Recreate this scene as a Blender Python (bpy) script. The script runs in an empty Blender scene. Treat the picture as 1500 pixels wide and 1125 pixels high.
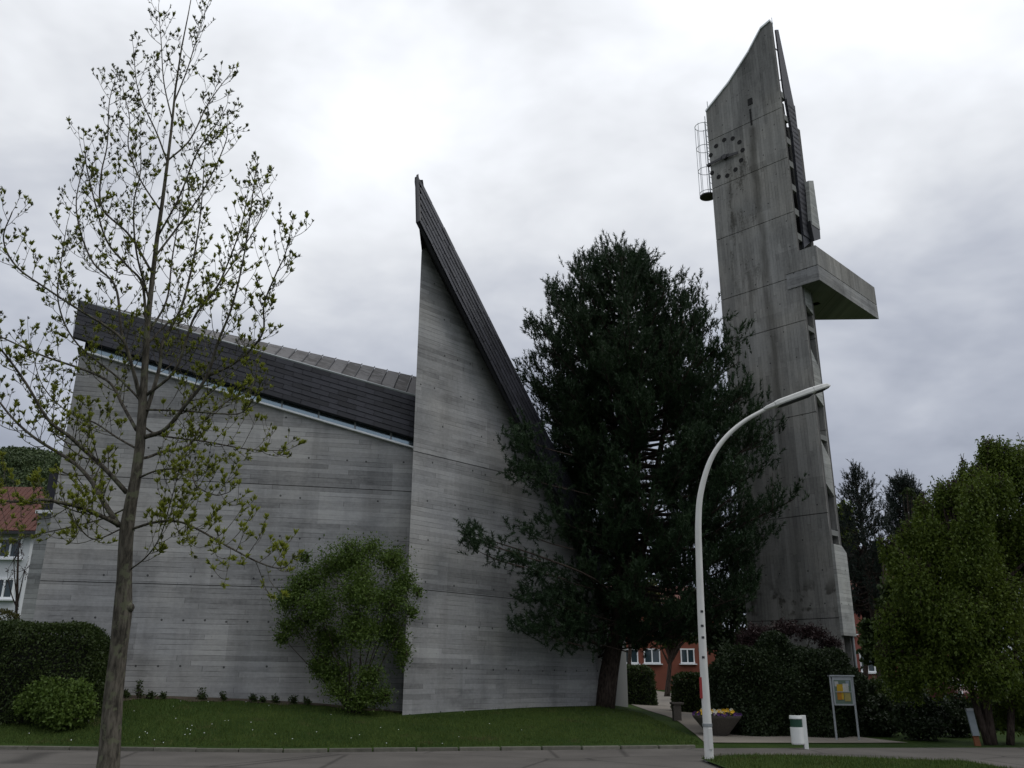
import bpy, bmesh, math, random
import numpy as np
from mathutils import Vector, Matrix
random.seed(7); rng = np.random.default_rng(7)
scene = bpy.context.scene
# ------------------------------------------------------------------ camera
FOC = 1290.0; PITCH = math.radians(19.05); ROLL = math.radians(0.43)
CAM = np.array([0, 0, 1.6])
FW = np.array([0, math.cos(PITCH), math.sin(PITCH)])
_r = np.array([1.0, 0, 0]); _u = np.array([0, -math.sin(PITCH), math.cos(PITCH)])
RT = _r*math.cos(ROLL)+_u*math.sin(ROLL); UP = -_r*math.sin(ROLL)+_u*math.cos(ROLL)
cam = bpy.data.cameras.new('camera'); camo = bpy.data.objects.new('camera', cam)
scene.collection.objects.link(camo); scene.camera = camo
cam.sensor_width = 36; cam.lens = FOC/1500*36
cam.shift_x = 13/1500; cam.shift_y = -10.5/1500
cam.clip_start = .1; cam.clip_end = 5000
m = Matrix.Identity(4)
for i in range(3):
    m[i][0] = RT[i]; m[i][1] = UP[i]; m[i][2] = -FW[i]; m[i][3] = CAM[i]
camo.matrix_world = m
# ------------------------------------------------------------------ node helper
class S:
    def __init__(s, g, sock): s.g = g; s.k = sock
    def __add__(s, o): return s.g.math('ADD', s, o)
    def __radd__(s, o): return s.g.math('ADD', o, s)
    def __sub__(s, o): return s.g.math('SUBTRACT', s, o)
    def __rsub__(s, o): return s.g.math('SUBTRACT', o, s)
    def __mul__(s, o): return s.g.math('MULTIPLY', s, o)
    __rmul__ = __mul__
    def __truediv__(s, o): return s.g.math('DIVIDE', s, o)
class G:
    def __init__(s, nt): s.nt = nt; nt.nodes.clear()
    def node(s, t, **kw):
        n = s.nt.nodes.new(t)
        for k, v in kw.items(): setattr(n, k, v)
        return n
    def put(s, inp, v):
        if isinstance(v, S): s.nt.links.new(v.k, inp)
        elif v is not None:
            if isinstance(v, (tuple, list)) and len(v) == 3 and inp.type == 'RGBA': v = (*v, 1)
            inp.default_value = v
    def math(s, op, a, b=None, c=None, clamp=False):
        n = s.node('ShaderNodeMath', operation=op, use_clamp=clamp)
        s.put(n.inputs[0], a)
        if b is not None: s.put(n.inputs[1], b)
        if c is not None: s.put(n.inputs[2], c)
        return S(s, n.outputs[0])
    def lt(s, a, b): return s.math('LESS_THAN', a, b)
    def floor(s, a): return s.math('FLOOR', a)
    def fract(s, a): return s.math('FRACT', a)
    def step(s, a, lo, hi, t0=0., t1=1.):
        n = s.node('ShaderNodeMapRange', interpolation_type='SMOOTHSTEP')
        for i, v in enumerate((a, lo, hi, t0, t1)): s.put(n.inputs[i], v)
        return S(s, n.outputs[0])
    def xyz(s, x=0., y=0., z=0.):
        n = s.node('ShaderNodeCombineXYZ')
        for i, v in enumerate((x, y, z)): s.put(n.inputs[i], v)
        return S(s, n.outputs[0])
    def sep(s, v):
        n = s.node('ShaderNodeSeparateXYZ'); s.put(n.inputs[0], v)
        return [S(s, o) for o in n.outputs]
    def noise(s, vec, scale=1., detail=3., rough=.55, dist=0.):
        n = s.node('ShaderNodeTexNoise'); s.put(n.inputs['Vector'], vec)
        n.inputs['Scale'].default_value = scale; n.inputs['Detail'].default_value = detail
        n.inputs['Roughness'].default_value = rough; n.inputs['Distortion'].default_value = dist
        return S(s, n.outputs['Fac'])
    def white(s, vec):
        n = s.node('ShaderNodeTexWhiteNoise'); s.put(n.inputs['Vector'], vec); return S(s, n.outputs['Value'])
    def mix(s, f, a, b, blend='MIX'):
        n = s.node('ShaderNodeMix', data_type='RGBA', blend_type=blend)
        s.put(n.inputs[0], f); s.put(n.inputs[6], a); s.put(n.inputs[7], b)
        return S(s, n.outputs[2])
    def scalec(s, c, f): return s.mix(1., c, s.xyz(f, f, f), 'MULTIPLY')
    def uv(s): return S(s, s.node('ShaderNodeUVMap').outputs[0])
    def pos(s): return S(s, s.node('ShaderNodeNewGeometry').outputs['Position'])
    def island(s): return S(s, s.node('ShaderNodeNewGeometry').outputs['Random Per Island'])
    def objrand(s): return S(s, s.node('ShaderNodeObjectInfo').outputs['Random'])
    def bump(s, h, strength=.5, dist=.02):
        n = s.node('ShaderNodeBump'); s.put(n.inputs['Height'], h)
        n.inputs['Strength'].default_value = strength; n.inputs['Distance'].default_value = dist
        return S(s, n.outputs[0])
    def bsdf(s, col, rough=.8, normal=None, metal=0., spec=.3, **kw):
        n = s.node('ShaderNodeBsdfPrincipled')
        s.put(n.inputs['Base Color'], col); s.put(n.inputs['Roughness'], rough)
        n.inputs['Metallic'].default_value = metal; n.inputs['Specular IOR Level'].default_value = spec
        if normal: s.put(n.inputs['Normal'], normal)
        return S(s, n.outputs[0])
    def out(s, sh):
        n = s.node('ShaderNodeOutputMaterial'); s.put(n.inputs[0], sh)
def newmat(name):
    mt = bpy.data.materials.new(name); mt.use_nodes = True
    return mt, G(mt.node_tree)
# ------------------------------------------------------------------ world: overcast sky, sun
SUN_AZ = (1.0, -.25); SUN_EL = 48
W = bpy.data.worlds.new('World'); scene.world = W; W.use_nodes = True
g = G(W.node_tree)
tc = S(g, g.node('ShaderNodeTexCoord').outputs['Generated'])
sky = g.node('ShaderNodeTexSky', sky_type='NISHITA', sun_disc=False)
sky.sun_elevation = math.radians(SUN_EL); sky.sun_rotation = math.atan2(SUN_AZ[0], SUN_AZ[1])
dx, dy, dz = g.sep(tc)
el = g.math('MAXIMUM', dz, 0.)
cv = g.xyz(dx/(el+.35), dy/(el+.35), el*1.5)            # cloud layer, flattened towards the horizon
n1 = g.noise(cv, 1.7, 5, .52, .3); n2 = g.noise(cv, 4.6, 4, .55, .2)
base = g.step(el, .04, .74, .37, 1.04)
shade = (n1-.5)*1.15+(n2-.5)*.62
thick = g.math('MAXIMUM', base*(1.+shade), .2)
ccol = g.mix(g.step(thick, .35, .95), (.76, .825, 1.), (.93, .955, 1.))
ccol = g.scalec(ccol, thick*10.)
wc = g.mix(.94, S(g, sky.outputs[0]), ccol)
bg = g.node('ShaderNodeBackground'); g.put(bg.inputs[0], wc); bg.inputs[1].default_value = .1
wo = g.node('ShaderNodeOutputWorld'); g.nt.links.new(bg.outputs[0], wo.inputs[0])
sl = bpy.data.lights.new('sun', 'SUN'); sl.energy = .75; sl.angle = math.radians(22); sl.color = (1, .97, .93)
so = bpy.data.objects.new('sun', sl); scene.collection.objects.link(so)
so.rotation_euler = Vector((-SUN_AZ[0], -SUN_AZ[1], -math.hypot(*SUN_AZ)*math.tan(math.radians(SUN_EL)))).to_track_quat('-Z', 'Y').to_euler()
scene.view_settings.view_transform = 'Standard'; scene.view_settings.look = 'None'
scene.view_settings.exposure = 0; scene.view_settings.gamma = 1
# ------------------------------------------------------------------ geometry helpers
A = lambda *a: np.array(a, float)
def nrm(v): return np.asarray(v, float)/np.linalg.norm(v)
def ray(u, v): return FW+RT*(u-737)/FOC+UP*(552-v)/FOC
def at_y(u, v, Y):
    d = ray(u, v); return CAM+d*(Y/d[1])
def on_plane(u, v, o, n):
    d = ray(u, v); return CAM+d*(np.dot(o-CAM, n)/np.dot(d, n))
def link(o): scene.collection.objects.link(o); return o
def thing(name, label, cat, loc=(0, 0, 0), group=None):
    o = bpy.data.objects.new(name, None); link(o); o.location = [float(c) for c in loc]; o.empty_display_size = .2
    o['label'] = label; o['category'] = cat
    if group: o['group'] = group
    return o
def attach(o, parent):
    o.parent = parent
    if parent.type == 'EMPTY': o.matrix_parent_inverse = Matrix.Translation(-Vector(parent.location))
def tag(o, label, cat=None, group=None, kind=None):
    o['label'] = label
    if cat: o['category'] = cat
    if group: o['group'] = group
    if kind: o['kind'] = kind
    return o
class MB:
    def __init__(s): s.v = []; s.f = []
    def add(s, vs, fs):
        b = len(s.v); s.v += [tuple(float(c) for c in p) for p in vs]; s.f += [tuple(i+b for i in q) for q in fs]
    def box(s, c, size, ax=None):
        ax = ax or (A(1, 0, 0), A(0, 1, 0), A(0, 0, 1)); c = np.asarray(c, float); h = np.asarray(size, float)/2
        vs = [c+ax[0]*h[0]*i+ax[1]*h[1]*j+ax[2]*h[2]*k for k in (-1, 1) for j in (-1, 1) for i in (-1, 1)]
        s.add(vs, [(0, 2, 3, 1), (4, 5, 7, 6), (0, 1, 5, 4), (2, 6, 7, 3), (0, 4, 6, 2), (1, 3, 7, 5)]); return s
    def prism(s, poly, off):
        n = len(poly); off = np.asarray(off, float)
        nn = sum(np.cross(np.asarray(poly[i])-poly[0], np.asarray(poly[i+1])-poly[0]) for i in range(1, n-1))
        if np.dot(nn, off) > 0: poly = poly[::-1]
        vs = list(poly)+[np.asarray(p)+off for p in poly]
        s.add(vs, [tuple(range(n)), tuple(range(2*n-1, n-1, -1))]+[(i, i+n, (i+1) % n+n, (i+1) % n) for i in range(n)]); return s
    def tube(s, pts, rad, k=8, cap=True):
        pts = [np.asarray(p, float) for p in pts]; n = len(pts)
        if not hasattr(rad, '__len__'): rad = [rad]*n
        x = None; vs = []
        for i in range(n):
            t = nrm(pts[min(i+1, n-1)]-pts[max(i-1, 0)]+1e-9)
            if x is None: x = nrm(np.cross(t, A(.31, .9, .2) if abs(t[1]) < .9 else A(1, 0, 0)))
            x = nrm(x-t*np.dot(x, t)); y = np.cross(t, x)
            for j in range(k):
                a = 2*math.pi*j/k; vs.append(pts[i]+(x*math.cos(a)+y*math.sin(a))*rad[i])
        fs = [(i*k+j, i*k+(j+1) % k, (i+1)*k+(j+1) % k, (i+1)*k+j) for i in range(n-1) for j in range(k)]
        if cap: fs += [tuple(range(k-1, -1, -1)), tuple(range((n-1)*k, n*k))]
        s.add(vs, fs); return s
    def lathe(s, c, prof, k=20):
        c = np.asarray(c, float); vs = []
        for r, z in prof:
            for j in range(k):
                a = 2*math.pi*j/k; vs.append(c+A(r*math.cos(a), r*math.sin(a), z))
        n = len(prof); fs = [(i*k+j, i*k+(j+1) % k, (i+1)*k+(j+1) % k, (i+1)*k+j) for i in range(n-1) for j in range(k)]
        fs += [tuple(range(k-1, -1, -1)), tuple(range((n-1)*k, n*k))]
        s.add(vs, fs); return s
    def build(s, name, mat, parent=None, uvf=None, smooth=False, bevel=0):
        me = bpy.data.meshes.new(name); me.from_pydata(s.v, [], s.f); me.update()
        if bevel:
            bm = bmesh.new(); bm.from_mesh(me)
            bmesh.ops.bevel(bm, geom=[e for e in bm.edges if e.is_manifold and e.calc_face_angle(0) > .5], offset=bevel, segments=2, affect='EDGES', profile=.6)
            bm.to_mesh(me); bm.free()
        if uvf:
            l = me.uv_layers.new(name='UVMap')
            for lp in me.loops: l.data[lp.index].uv = uvf(np.array(me.vertices[lp.vertex_index].co))
        if smooth:
            for p in me.polygons: p.use_smooth = True
        me.materials.append(mat)
        o = bpy.data.objects.new(name, me); link(o)
        if parent is not None: attach(o, parent)
        return o
def npmesh(name, V, F, mat, parent=None, smooth=False):
    V = np.ascontiguousarray(V, np.float32).reshape(-1, 3); F = np.ascontiguousarray(F, np.int32); k = F.shape[1]
    me = bpy.data.meshes.new(name)
    me.vertices.add(len(V)); me.vertices.foreach_set('co', V.ravel())
    me.loops.add(F.size); me.loops.foreach_set('vertex_index', F.ravel())
    me.polygons.add(len(F)); me.polygons.foreach_set('loop_start', np.arange(0, F.size, k, dtype=np.int32))
    me.polygons.foreach_set('loop_total', np.full(len(F), k, np.int32))
    if smooth: me.polygons.foreach_set('use_smooth', np.ones(len(F), bool))
    me.update(calc_edges=True); me.materials.append(mat)
    o = bpy.data.objects.new(name, me); link(o)
    if parent is not None: attach(o, parent)
    return o
def unit(n):
    v = rng.normal(size=(n, 3)); return v/np.linalg.norm(v, axis=1, keepdims=True)
def norm_rows(v): return v/(np.linalg.norm(v, axis=1, keepdims=True)+1e-9)
def leaf_quads(base, d, size, width=.5):
    """kite-shaped leaves: base points, directions, lengths"""
    n = len(base); size = np.broadcast_to(np.asarray(size, float), (n,))[:, None]
    side = norm_rows(np.cross(d, unit(n))); up = np.cross(side, d)
    V = np.stack([base, base+d*size*.5+side*size*width*.5+up*size*.06, base+d*size, base+d*size*.5-side*size*width*.5+up*size*.06], 1)
    return V.reshape(-1, 3), np.arange(4*n).reshape(n, 4)
def needles(base, d, length, width):
    n = len(base); side = norm_rows(np.cross(d, unit(n)))
    V = np.stack([base-side*width/2, base+side*width/2, base+d*np.broadcast_to(np.asarray(length), (n,))[:, None]], 1)
    return V.reshape(-1, 3), np.arange(3*n).reshape(n, 3)
def curve(pts, n):
    """Catmull-Rom through points"""
    P = [np.asarray(p, float) for p in pts]; P = [2*P[0]-P[1]]+P+[2*P[-1]-P[-2]]; out = []
    m_ = len(P)-3
    for q in np.linspace(0, m_-1e-6, n):
        i = int(q); t = q-i; a, b, c, d = P[i:i+4]
        out.append(.5*((2*b)+(c-a)*t+(2*a-5*b+4*c-d)*t*t+(3*b-a-3*c+d)*t**3))
    return out
# ------------------------------------------------------------------ terrain
def at_z(u, v, z):
    d = ray(u, v); return CAM+d*((z-CAM[2])/d[2])
_k = [at_z(u, v, .1) for u, v in ((0, 1091), (400, 1096), (850, 1092), (1010, 1090))]
KX = [-60, _k[0][0], _k[1][0], _k[2][0], _k[3][0], 14, 60]; KY = [_k[0][1]-2, _k[0][1], _k[1][1], _k[2][1], _k[3][1], _k[3][1]+1.2, _k[3][1]+3]
def kerb_y(x): return np.interp(x, KX, KY)
def tz(x, y):
    t = y-kerb_y(x)
    s = np.interp(x, [-20, -11, -5, -3, 3.5, 6, 9, 40], [.25, .226, .128, .1, .065, .03, .018, .018])
    st = np.interp(x, [4.2, 5.5], [.07, 0.])
    z = np.interp(t, [-.06, .06], [0, 1])*st+s*np.clip(t, 0, 12)+.022*np.clip(t-12, 0, 60)
    return z
def ground(u, v):
    d = ray(u, v); lo, hi = 3., 200.
    prev = None
    for q in np.linspace(8, 140, 1300):
        p = CAM+d*(q/d[1])
        if p[2] <= tz(p[0], p[1]): return p
    return p
def gp(x, y): return A(x, y, float(tz(x, y)))
# ------------------------------------------------------------------ materials
def concrete(name, vertical=False, base=(.262, .266, .269), stain=None, bw=.15):
    mt, g = newmat(name); u, v, _ = g.sep(g.uv()); P = g.xyz(u, v, 0)
    a, b = (v, u) if vertical else (u, v)
    row = g.floor(b/bw); rr = g.white(g.xyz(row, 3., 0)); sg = a/3.2+rr*9.
    seg = g.floor(sg); idv = g.white(g.xyz(row, seg, 1.))
    idb = g.white(g.xyz(g.floor(b/(bw*7)), g.floor(a/2.6+g.white(g.xyz(g.floor(b/(bw*7)), 5., 2.))*7.), 2.))
    fb = g.fract(b/bw); fa = g.fract(sg)
    seam = g.step(g.math('MINIMUM', fb, 1.-fb), .0, .10, 1., 0.)
    seam = seam*g.step(g.noise(g.xyz(a*.8, row*3.7, 0), 1., 2), .42, .66)
    endl = g.step(g.math('MINIMUM', fa, 1.-fa), .0, .006, 1., 0.)*g.lt(idv, .4)
    grain = g.noise(g.xyz(a*1.2, b*26., 0), 1., 3)
    drip = g.noise(g.xyz(u*1.1, v*.12, 4.), 1., 5, .6); big = g.noise(P, .28, 4, .6); fine = g.noise(P, 9., 4, .65)
    blot = g.step(g.noise(g.xyz(a*.55, b*1.5, 7.), 1., 5, .62), .50, .68); f = 1.10+(idv-.5)*.34+(idb-.5)*.32+(grain-.5)*.42+(big-.5)*.8+(fine-.5)*.55-blot*.24
    f = f*g.step(drip, .28, .54, .78, 1.)*(1.-seam*.62)*(1.-endl*.5)
    cu = u/.62+g.white(g.xyz(g.floor(v/1.3), 8., 0))*.6; cw = v/1.3
    hx = (g.fract(cu)-.5)*.62; hy = (g.fract(cw)-.5)*1.3+(g.white(g.xyz(g.floor(cu), g.floor(cw), 6.))-.5)*.08
    hole = g.lt(hx*hx+hy*hy, .032**2)*g.lt(g.white(g.xyz(g.floor(cu), g.floor(cw), 0)), .62)
    pit = g.step(g.noise(P, 16., 2, .5), .70, .76)
    f = f*(1.-hole*.75)*(1.-pit*.4)
    col = g.scalec(g.mix(g.step(big, .35, .7), base, tuple(c*k for c, k in zip(base, (1.03, 1.0, .95)))), f)
    if stain: col = stain(g, u, v, col, drip, fine)
    h = seam*-.7+idv*.35+grain*.35+fine*.25-hole*2.
    g.out(g.bsdf(col, .88, g.bump(h, .55, .012), spec=.25)); return mt
def tower_stain_tone(g, u, v, col, drip, fine):
    n = g.noise(g.xyz(u*2.2, v*.5, 9.), 1., 5, .65); wob = (g.noise(g.xyz(0, v*.35, 3.), 1., 3)-.5)*.5
    d = g.math('ABSOLUTE', u+1.62+wob)
    m1 = g.step(d, .06, .30, 1., 0.)*g.step(v, 26.9, 27.3, 1., 0.)*g.step(v, 9., 17., .35, 1.)*g.step(n, .28, .55, .45, 1.)
    clk = g.step(u, -3.7, -3.2)*g.step(u, -1.9, -1.4, 1., 0.)*g.step(v, 15., 22., 0., 1.)*g.step(v, 25.5, 26.3, 1., 0.)
    m2 = clk*g.step(n+(fine-.5)*.5, .47, .66)
    low = g.step(v, 4.1, 4.3)*g.step(v, 4.8, 5.9, 1., 0.)*g.step(g.noise(g.xyz(u*1.8, v*1.4, 2.), 1., 4), .50, .60)
    mm = g.math('MAXIMUM', g.math('MAXIMUM', m1*.62, m2*.75), low*.8)
    top = g.step(v, 24., 30., 0., .35)  # overall tone gets darker towards the top of the slab
    return g.mix(mm, g.mix(top, col, g.scalec(col, .55)), (.045, .042, .034))
def simple(name, col, rough=.6, var=.12, scale=6., metal=0., spec=.4, bump=0., rand=0.):
    mt, g = newmat(name); P = S(g, g.node('ShaderNodeTexCoord').outputs['Object'])
    n = g.noise(P, scale, 4); f = 1.+(n-.5)*2*var
    if rand: f = f*(1.+(g.objrand()-.5)*2*rand)
    nm = g.bump(n, bump, .02) if bump else None
    g.out(g.bsdf(g.scalec(col, f), rough, nm, metal, spec)); return mt
def leafmat(name, c1, c2, trans=.35, rough=.55):
    mt, g = newmat(name); r = g.island(); n = g.noise(g.pos(), .55, 2)
    col = g.mix(g.math('MULTIPLY_ADD', n, .9, r*.55-.25, clamp=True), c1, c2)
    b = g.bsdf(col, rough, spec=.25)
    t = g.node('ShaderNodeBsdfTranslucent'); g.put(t.inputs[0], col)
    mx = g.node('ShaderNodeMixShader'); mx.inputs[0].default_value = trans
    g.nt.links.new(b.k, mx.inputs[1]); g.nt.links.new(t.outputs[0], mx.inputs[2])
    g.out(S(g, mx.outputs[0])); return mt
def barkmat(name, col, lichen=None):
    mt, g = newmat(name); P = g.pos(); x, y, z = g.sep(P)
    n = g.noise(g.xyz(x*22., y*22., z*5.), 1., 5, .65); b = g.noise(P, 2.5, 3)
    c = g.scalec(col, g.step(n, .3, .7, .35, 1.65))
    if lichen: c = g.mix(g.step(g.noise(P, 8., 5), .54, .64, 0., .75), c, lichen)
    g.out(g.bsdf(g.scalec(c, .7+b*.6), .9, g.bump(n, .8, .02), spec=.15)); return mt
M = {}
M['conc'] = concrete('board_marked_concrete')
M['conc_t'] = concrete('tower_concrete', True, (.225, .225, .218), tower_stain_tone)
M['conc_p'] = concrete('plain_concrete', False, (.29, .30, .295))
M['conc_joint'] = simple('joint_shadow_concrete', (.10, .098, .095), .95)
M['slate'] = simple('slate', (.026, .027, .034), .48, .35, 5., spec=.25, bump=.3, rand=.38)
M['slate_dark'] = simple('slate_underlay', (.022, .022, .027), .7, .25)
M['soffit'] = simple('soffit_boards', (.018, .017, .017), .8)
M['white_metal'] = simple('white_coated_metal', (.84, .86, .88), .45, .05)
M['grey_metal'] = simple('galvanised_metal', (.32, .34, .35), .45, .18, 9., .6)
M['dark_metal'] = simple('dark_metal', (.03, .03, .034), .5, .2)
M['black'] = simple('black_recess', (.012, .012, .012), .9)
mt, g = newmat('lead_sheet'); P = g.pos(); x, y, z = g.sep(P)
n = g.noise(g.xyz(x*1.6, y*5., z*5.), 1., 5, .7)
g.out(g.bsdf(g.mix(g.step(n+(g.objrand()-.5)*.25, .38, .58), (.06, .055, .052), (.15, .145, .145)), .6, g.bump(n, .4, .02))); M['lead'] = mt
mt, g = newmat('window_glass'); g.out(g.bsdf((.03, .05, .06), .06, spec=.9)); M['glass'] = mt
mt, g = newmat('tinted_glass'); nz = g.noise(g.pos(), .7, 3); g.out(g.bsdf(g.mix(nz, (.22, .29, .33), (.29, .36, .40)), .12, metal=.85, spec=.75)); M['glass_b'] = mt
# lawn
mt, g = newmat('lawn_soil'); P = g.pos(); n = g.noise(P, .45, 5, .6); n2 = g.noise(P, 9., 5, .7)
x, y, z = g.sep(P)
c = g.mix(g.step(n, .35, .65), (.020, .040, .008), (.034, .058, .012)); c = g.scalec(c, .55+n2*.9)
g.out(g.bsdf(c, .95, g.bump(n2, .8, .05), spec=.1)); M['lawn'] = mt
mt, g = newmat('grass_blades'); P = g.pos(); n = g.noise(P, .5, 4, .6); r = g.island()
c = g.mix(g.math('MULTIPLY_ADD', r, .5, n*.9-.2, clamp=True), (.024, .052, .009), (.085, .115, .024))
c = g.mix(g.step(g.noise(P, 1.3, 4), .55, .72, 0., .75), c, (.085, .080, .032))
b = g.bsdf(c, .7, spec=.15); g.out(b); M['grass'] = mt
mt, g = newmat('asphalt'); P = g.pos(); n = g.noise(P, .6, 5, .6); n2 = g.noise(P, 40., 3, .7)
vo = g.node('ShaderNodeTexVoronoi', feature='DISTANCE_TO_EDGE'); g.put(vo.inputs['Vector'], P); vo.inputs['Scale'].default_value = .32
crk = g.step(S(g, vo.outputs[0])+(n2-.5)*.03, .0, .022, .55, 1.)
g.out(g.bsdf(g.scalec((.105, .097, .088), (.25+n*1.0+n2*.5)*crk), .9, g.bump(n2, .5, .01), spec=.2)); M['road'] = mt
mt, g = newmat('path_gravel'); P = g.pos(); n = g.noise(P, .5, 5, .6); n2 = g.noise(P, 30., 3, .7)
g.out(g.bsdf(g.scalec((.20, .18, .155), .45+n*.7+n2*.4), .92, g.bump(n2, .4, .01), spec=.15)); M['path'] = mt
mt, g = newmat('kerb_stone'); P = g.pos(); n = g.noise(P, 6., 5, .7)
g.out(g.bsdf(g.scalec((.15, .145, .12), (.4+n)*(1.+(g.objrand()-.5)*.5)), .9, g.bump(n, .5, .02), spec=.2)); M['kerb'] = mt
M['earth'] = simple('bare_earth', (.06, .045, .032), .95, .5, 3., bump=.5)
M['bark'] = barkmat('grey_brown_bark', (.078, .069, .056), (.12, .125, .08))
M['bark_d'] = barkmat('dark_bark', (.045, .034, .028))
M['bud'] = leafmat('young_leaves', (.15, .17, .025), (.30, .33, .05), .45)
M['bud_d'] = leafmat('silhouette_buds', (.045, .050, .022), (.12, .14, .035), .3)  # darker leaf colour, backlit silhouette look of the upper crown painted in
M['pine'] = leafmat('pine_needles', (.012, .028, .012), (.032, .060, .022), .15)
M['pine2'] = leafmat('far_pine_needles', (.010, .018, .015), (.022, .034, .022), .1)
M['shrub'] = leafmat('shrub_leaves', (.046, .086, .015), (.120, .180, .034), .32)
M['hedge'] = leafmat('hedge_leaves', (.018, .035, .009), (.056, .080, .019), .25)
M['hedge_t'] = leafmat('tower_hedge_leaves', (.011, .021, .009), (.030, .046, .015), .2)
M['hedge_y'] = leafmat('yellow_hedge_leaves', (.05, .055, .012), (.10, .09, .02), .25)
M['horn'] = leafmat('hornbeam_leaves', (.042, .074, .010), (.122, .165, .022), .4)
M['lime'] = leafmat('fresh_green_leaves', (.07, .11, .015), (.16, .21, .03), .4)
M['copper'] = leafmat('copper_leaves', (.022, .012, .014), (.05, .03, .028), .2)
M['wood_far'] = leafmat('hill_canopy', (.034, .058, .024), (.085, .115, .042), .1)
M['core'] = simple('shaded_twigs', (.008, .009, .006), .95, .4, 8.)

# ------------------------------------------------------------------ setting
def grid_terrain():
    ts = np.unique(np.concatenate([np.linspace(-26, -1, 26), [-.5, -.2, -.07, -.02, .02, .07, .2, .5], np.linspace(1, 20, 39), np.linspace(22, 72, 26), [90, 130, 200, 400, 900, 2500]]))
    xs = np.unique(np.concatenate([[-2000, -800, -300, -120, -80], np.linspace(-60, -22, 20), np.linspace(-20, 20, 81), np.linspace(22, 60, 20), [80, 120, 300, 800, 2000]]))
    ts = np.concatenate([[-2000, -400, -80], ts])
    X, T = np.meshgrid(xs, ts); Y = T+kerb_y(X); Z = tz(X, Y)
    nx = len(xs); ny = len(ts); I = np.arange(nx*ny).reshape(ny, nx)
    F = np.stack([I[:-1, :-1], I[:-1, 1:], I[1:, 1:], I[1:, :-1]], -1).reshape(-1, 4)
    return npmesh('ground', np.stack([X, Y, Z], -1), F, M['lawn'], smooth=True)
def S_(o): o['kind'] = 'structure'; return o
S_(grid_terrain())
def sheet(name, poly_fn, mat, off, nu=60, nv=10):
    V = [poly_fn(i/(nu-1), j/(nv-1)) for j in range(nv) for i in range(nu)]
    V = [A(p[0], p[1], tz(p[0], p[1])+off) for p in V]
    I = np.arange(nu*nv).reshape(nv, nu); F = np.stack([I[:-1, :-1], I[:-1, 1:], I[1:, 1:], I[1:, :-1]], -1).reshape(-1, 4)
    return S_(npmesh(name, np.array(V), F, mat, smooth=True))
sheet('road', lambda a, b: (-60+120*a, (13.+(kerb_y(-60+120*a)-.07-13.)*b)), M['road'], .008, 241, 8)
# path running from the street back between church and tower
pl = [ground(*q)[:2] for q in ((1032, 1089), (1010, 1070), (985, 1053), (945, 1040), (915, 1028), (903, 1017), (893, 1011))]
pr = [ground(*q)[:2] for q in ((1330, 1089), (1230, 1077), (1140, 1064), (1085, 1052), (1040, 1034), (1012, 1021), (960, 1012))]
pl = curve([A(*p, 0) for p in pl], 40); pr = curve([A(*p, 0) for p in pr], 40)
def pathf(a, b):
    i = min(int(a*39), 38); t = a*39-i
    l = pl[i]*(1-t)+pl[i+1]*t; r = pr[i]*(1-t)+pr[i+1]*t; return l*(1-b)+r*b
sheet('path', pathf, M['path'], .022, 80, 10)
def bedf(a, b):
    p_ = PL.w((sL+.1+(-.15-sL-.1)*a, 0), .06+b*(.42+.12*math.sin(a*31)+.08*math.sin(a*77))); return p_
# near-side grass verge carrying the lamp
vl = at_z(1042, 1099, .05); 
def vergef(a, b):
    x = 4.3+(5.6-.0)*a; top = 20.5+1.15*math.sin(math.pi*min(a*1.15, 1)**.7) if a < .87 else 20.5
    return (x, 17.0+(top-17.0)*b)
VG = sheet('grass_verge', vergef, M['lawn'], .06, 40, 10)
# kerb stones
kerb = S_(MB().box((-40, kerb_y(-40)-.045, -.05), (1, .05, .1)).build('kerb', M['kerb']))
x = -24.0; kme = None; k = 0
while x < 4.6:
    L = 1.0; y0, y1 = kerb_y(x), kerb_y(x+L); a = math.atan2(y1-y0, L)
    if kme is None:
        o = MB().box((0, 0, 0), (.985, .13, .22)).build('kerbstone', M['kerb'], None, bevel=.015); kme = o.data
    else: o = link(bpy.data.objects.new('kerbstone', kme))
    attach(o, kerb); o.location = (x+L/2, (y0+y1)/2-.045, .0-.02+random.uniform(-.006, .006)); o.rotation_euler = (0, 0, a+random.uniform(-.004, .004)); x += L
# wooded hill behind the houses
HZ = at_y(45, 655, 420)[2]-27
def hillz(x, y): return HZ*np.exp(-((x+215)/120)**2-((y-420)/130)**2)+HZ*.8*np.exp(-((x+420)/200)**2-((y-480)/150)**2)
hx = np.linspace(-800, 40, 60); hy = np.linspace(200, 800, 50); X, Y = np.meshgrid(hx, hy)
I = np.arange(X.size).reshape(X.shape); F = np.stack([I[:-1, :-1], I[:-1, 1:], I[1:, 1:], I[1:, :-1]], -1).reshape(-1, 4)
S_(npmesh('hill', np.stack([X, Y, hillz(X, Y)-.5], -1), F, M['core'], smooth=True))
n = 5200; px_ = rng.uniform(-340, -90, n); py_ = rng.uniform(260, 440, n); rr = rng.uniform(2.0, 4.2, n)
c = np.stack([px_, py_, hillz(px_, py_)+1.5], 1); q = 60
d = unit(n*q); bs = np.repeat(c, q, 0)+d*np.repeat(rr, q)[:, None]*A(1, 1, .9)
V, F = leaf_quads(bs, norm_rows(unit(n*q)+d*.3), rng.uniform(.7, 1.5, n*q), .8)
tag(npmesh('hill_wood', V, F, M['wood_far']), 'green deciduous wood covering the far hillside', 'wood', kind='stuff')

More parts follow.
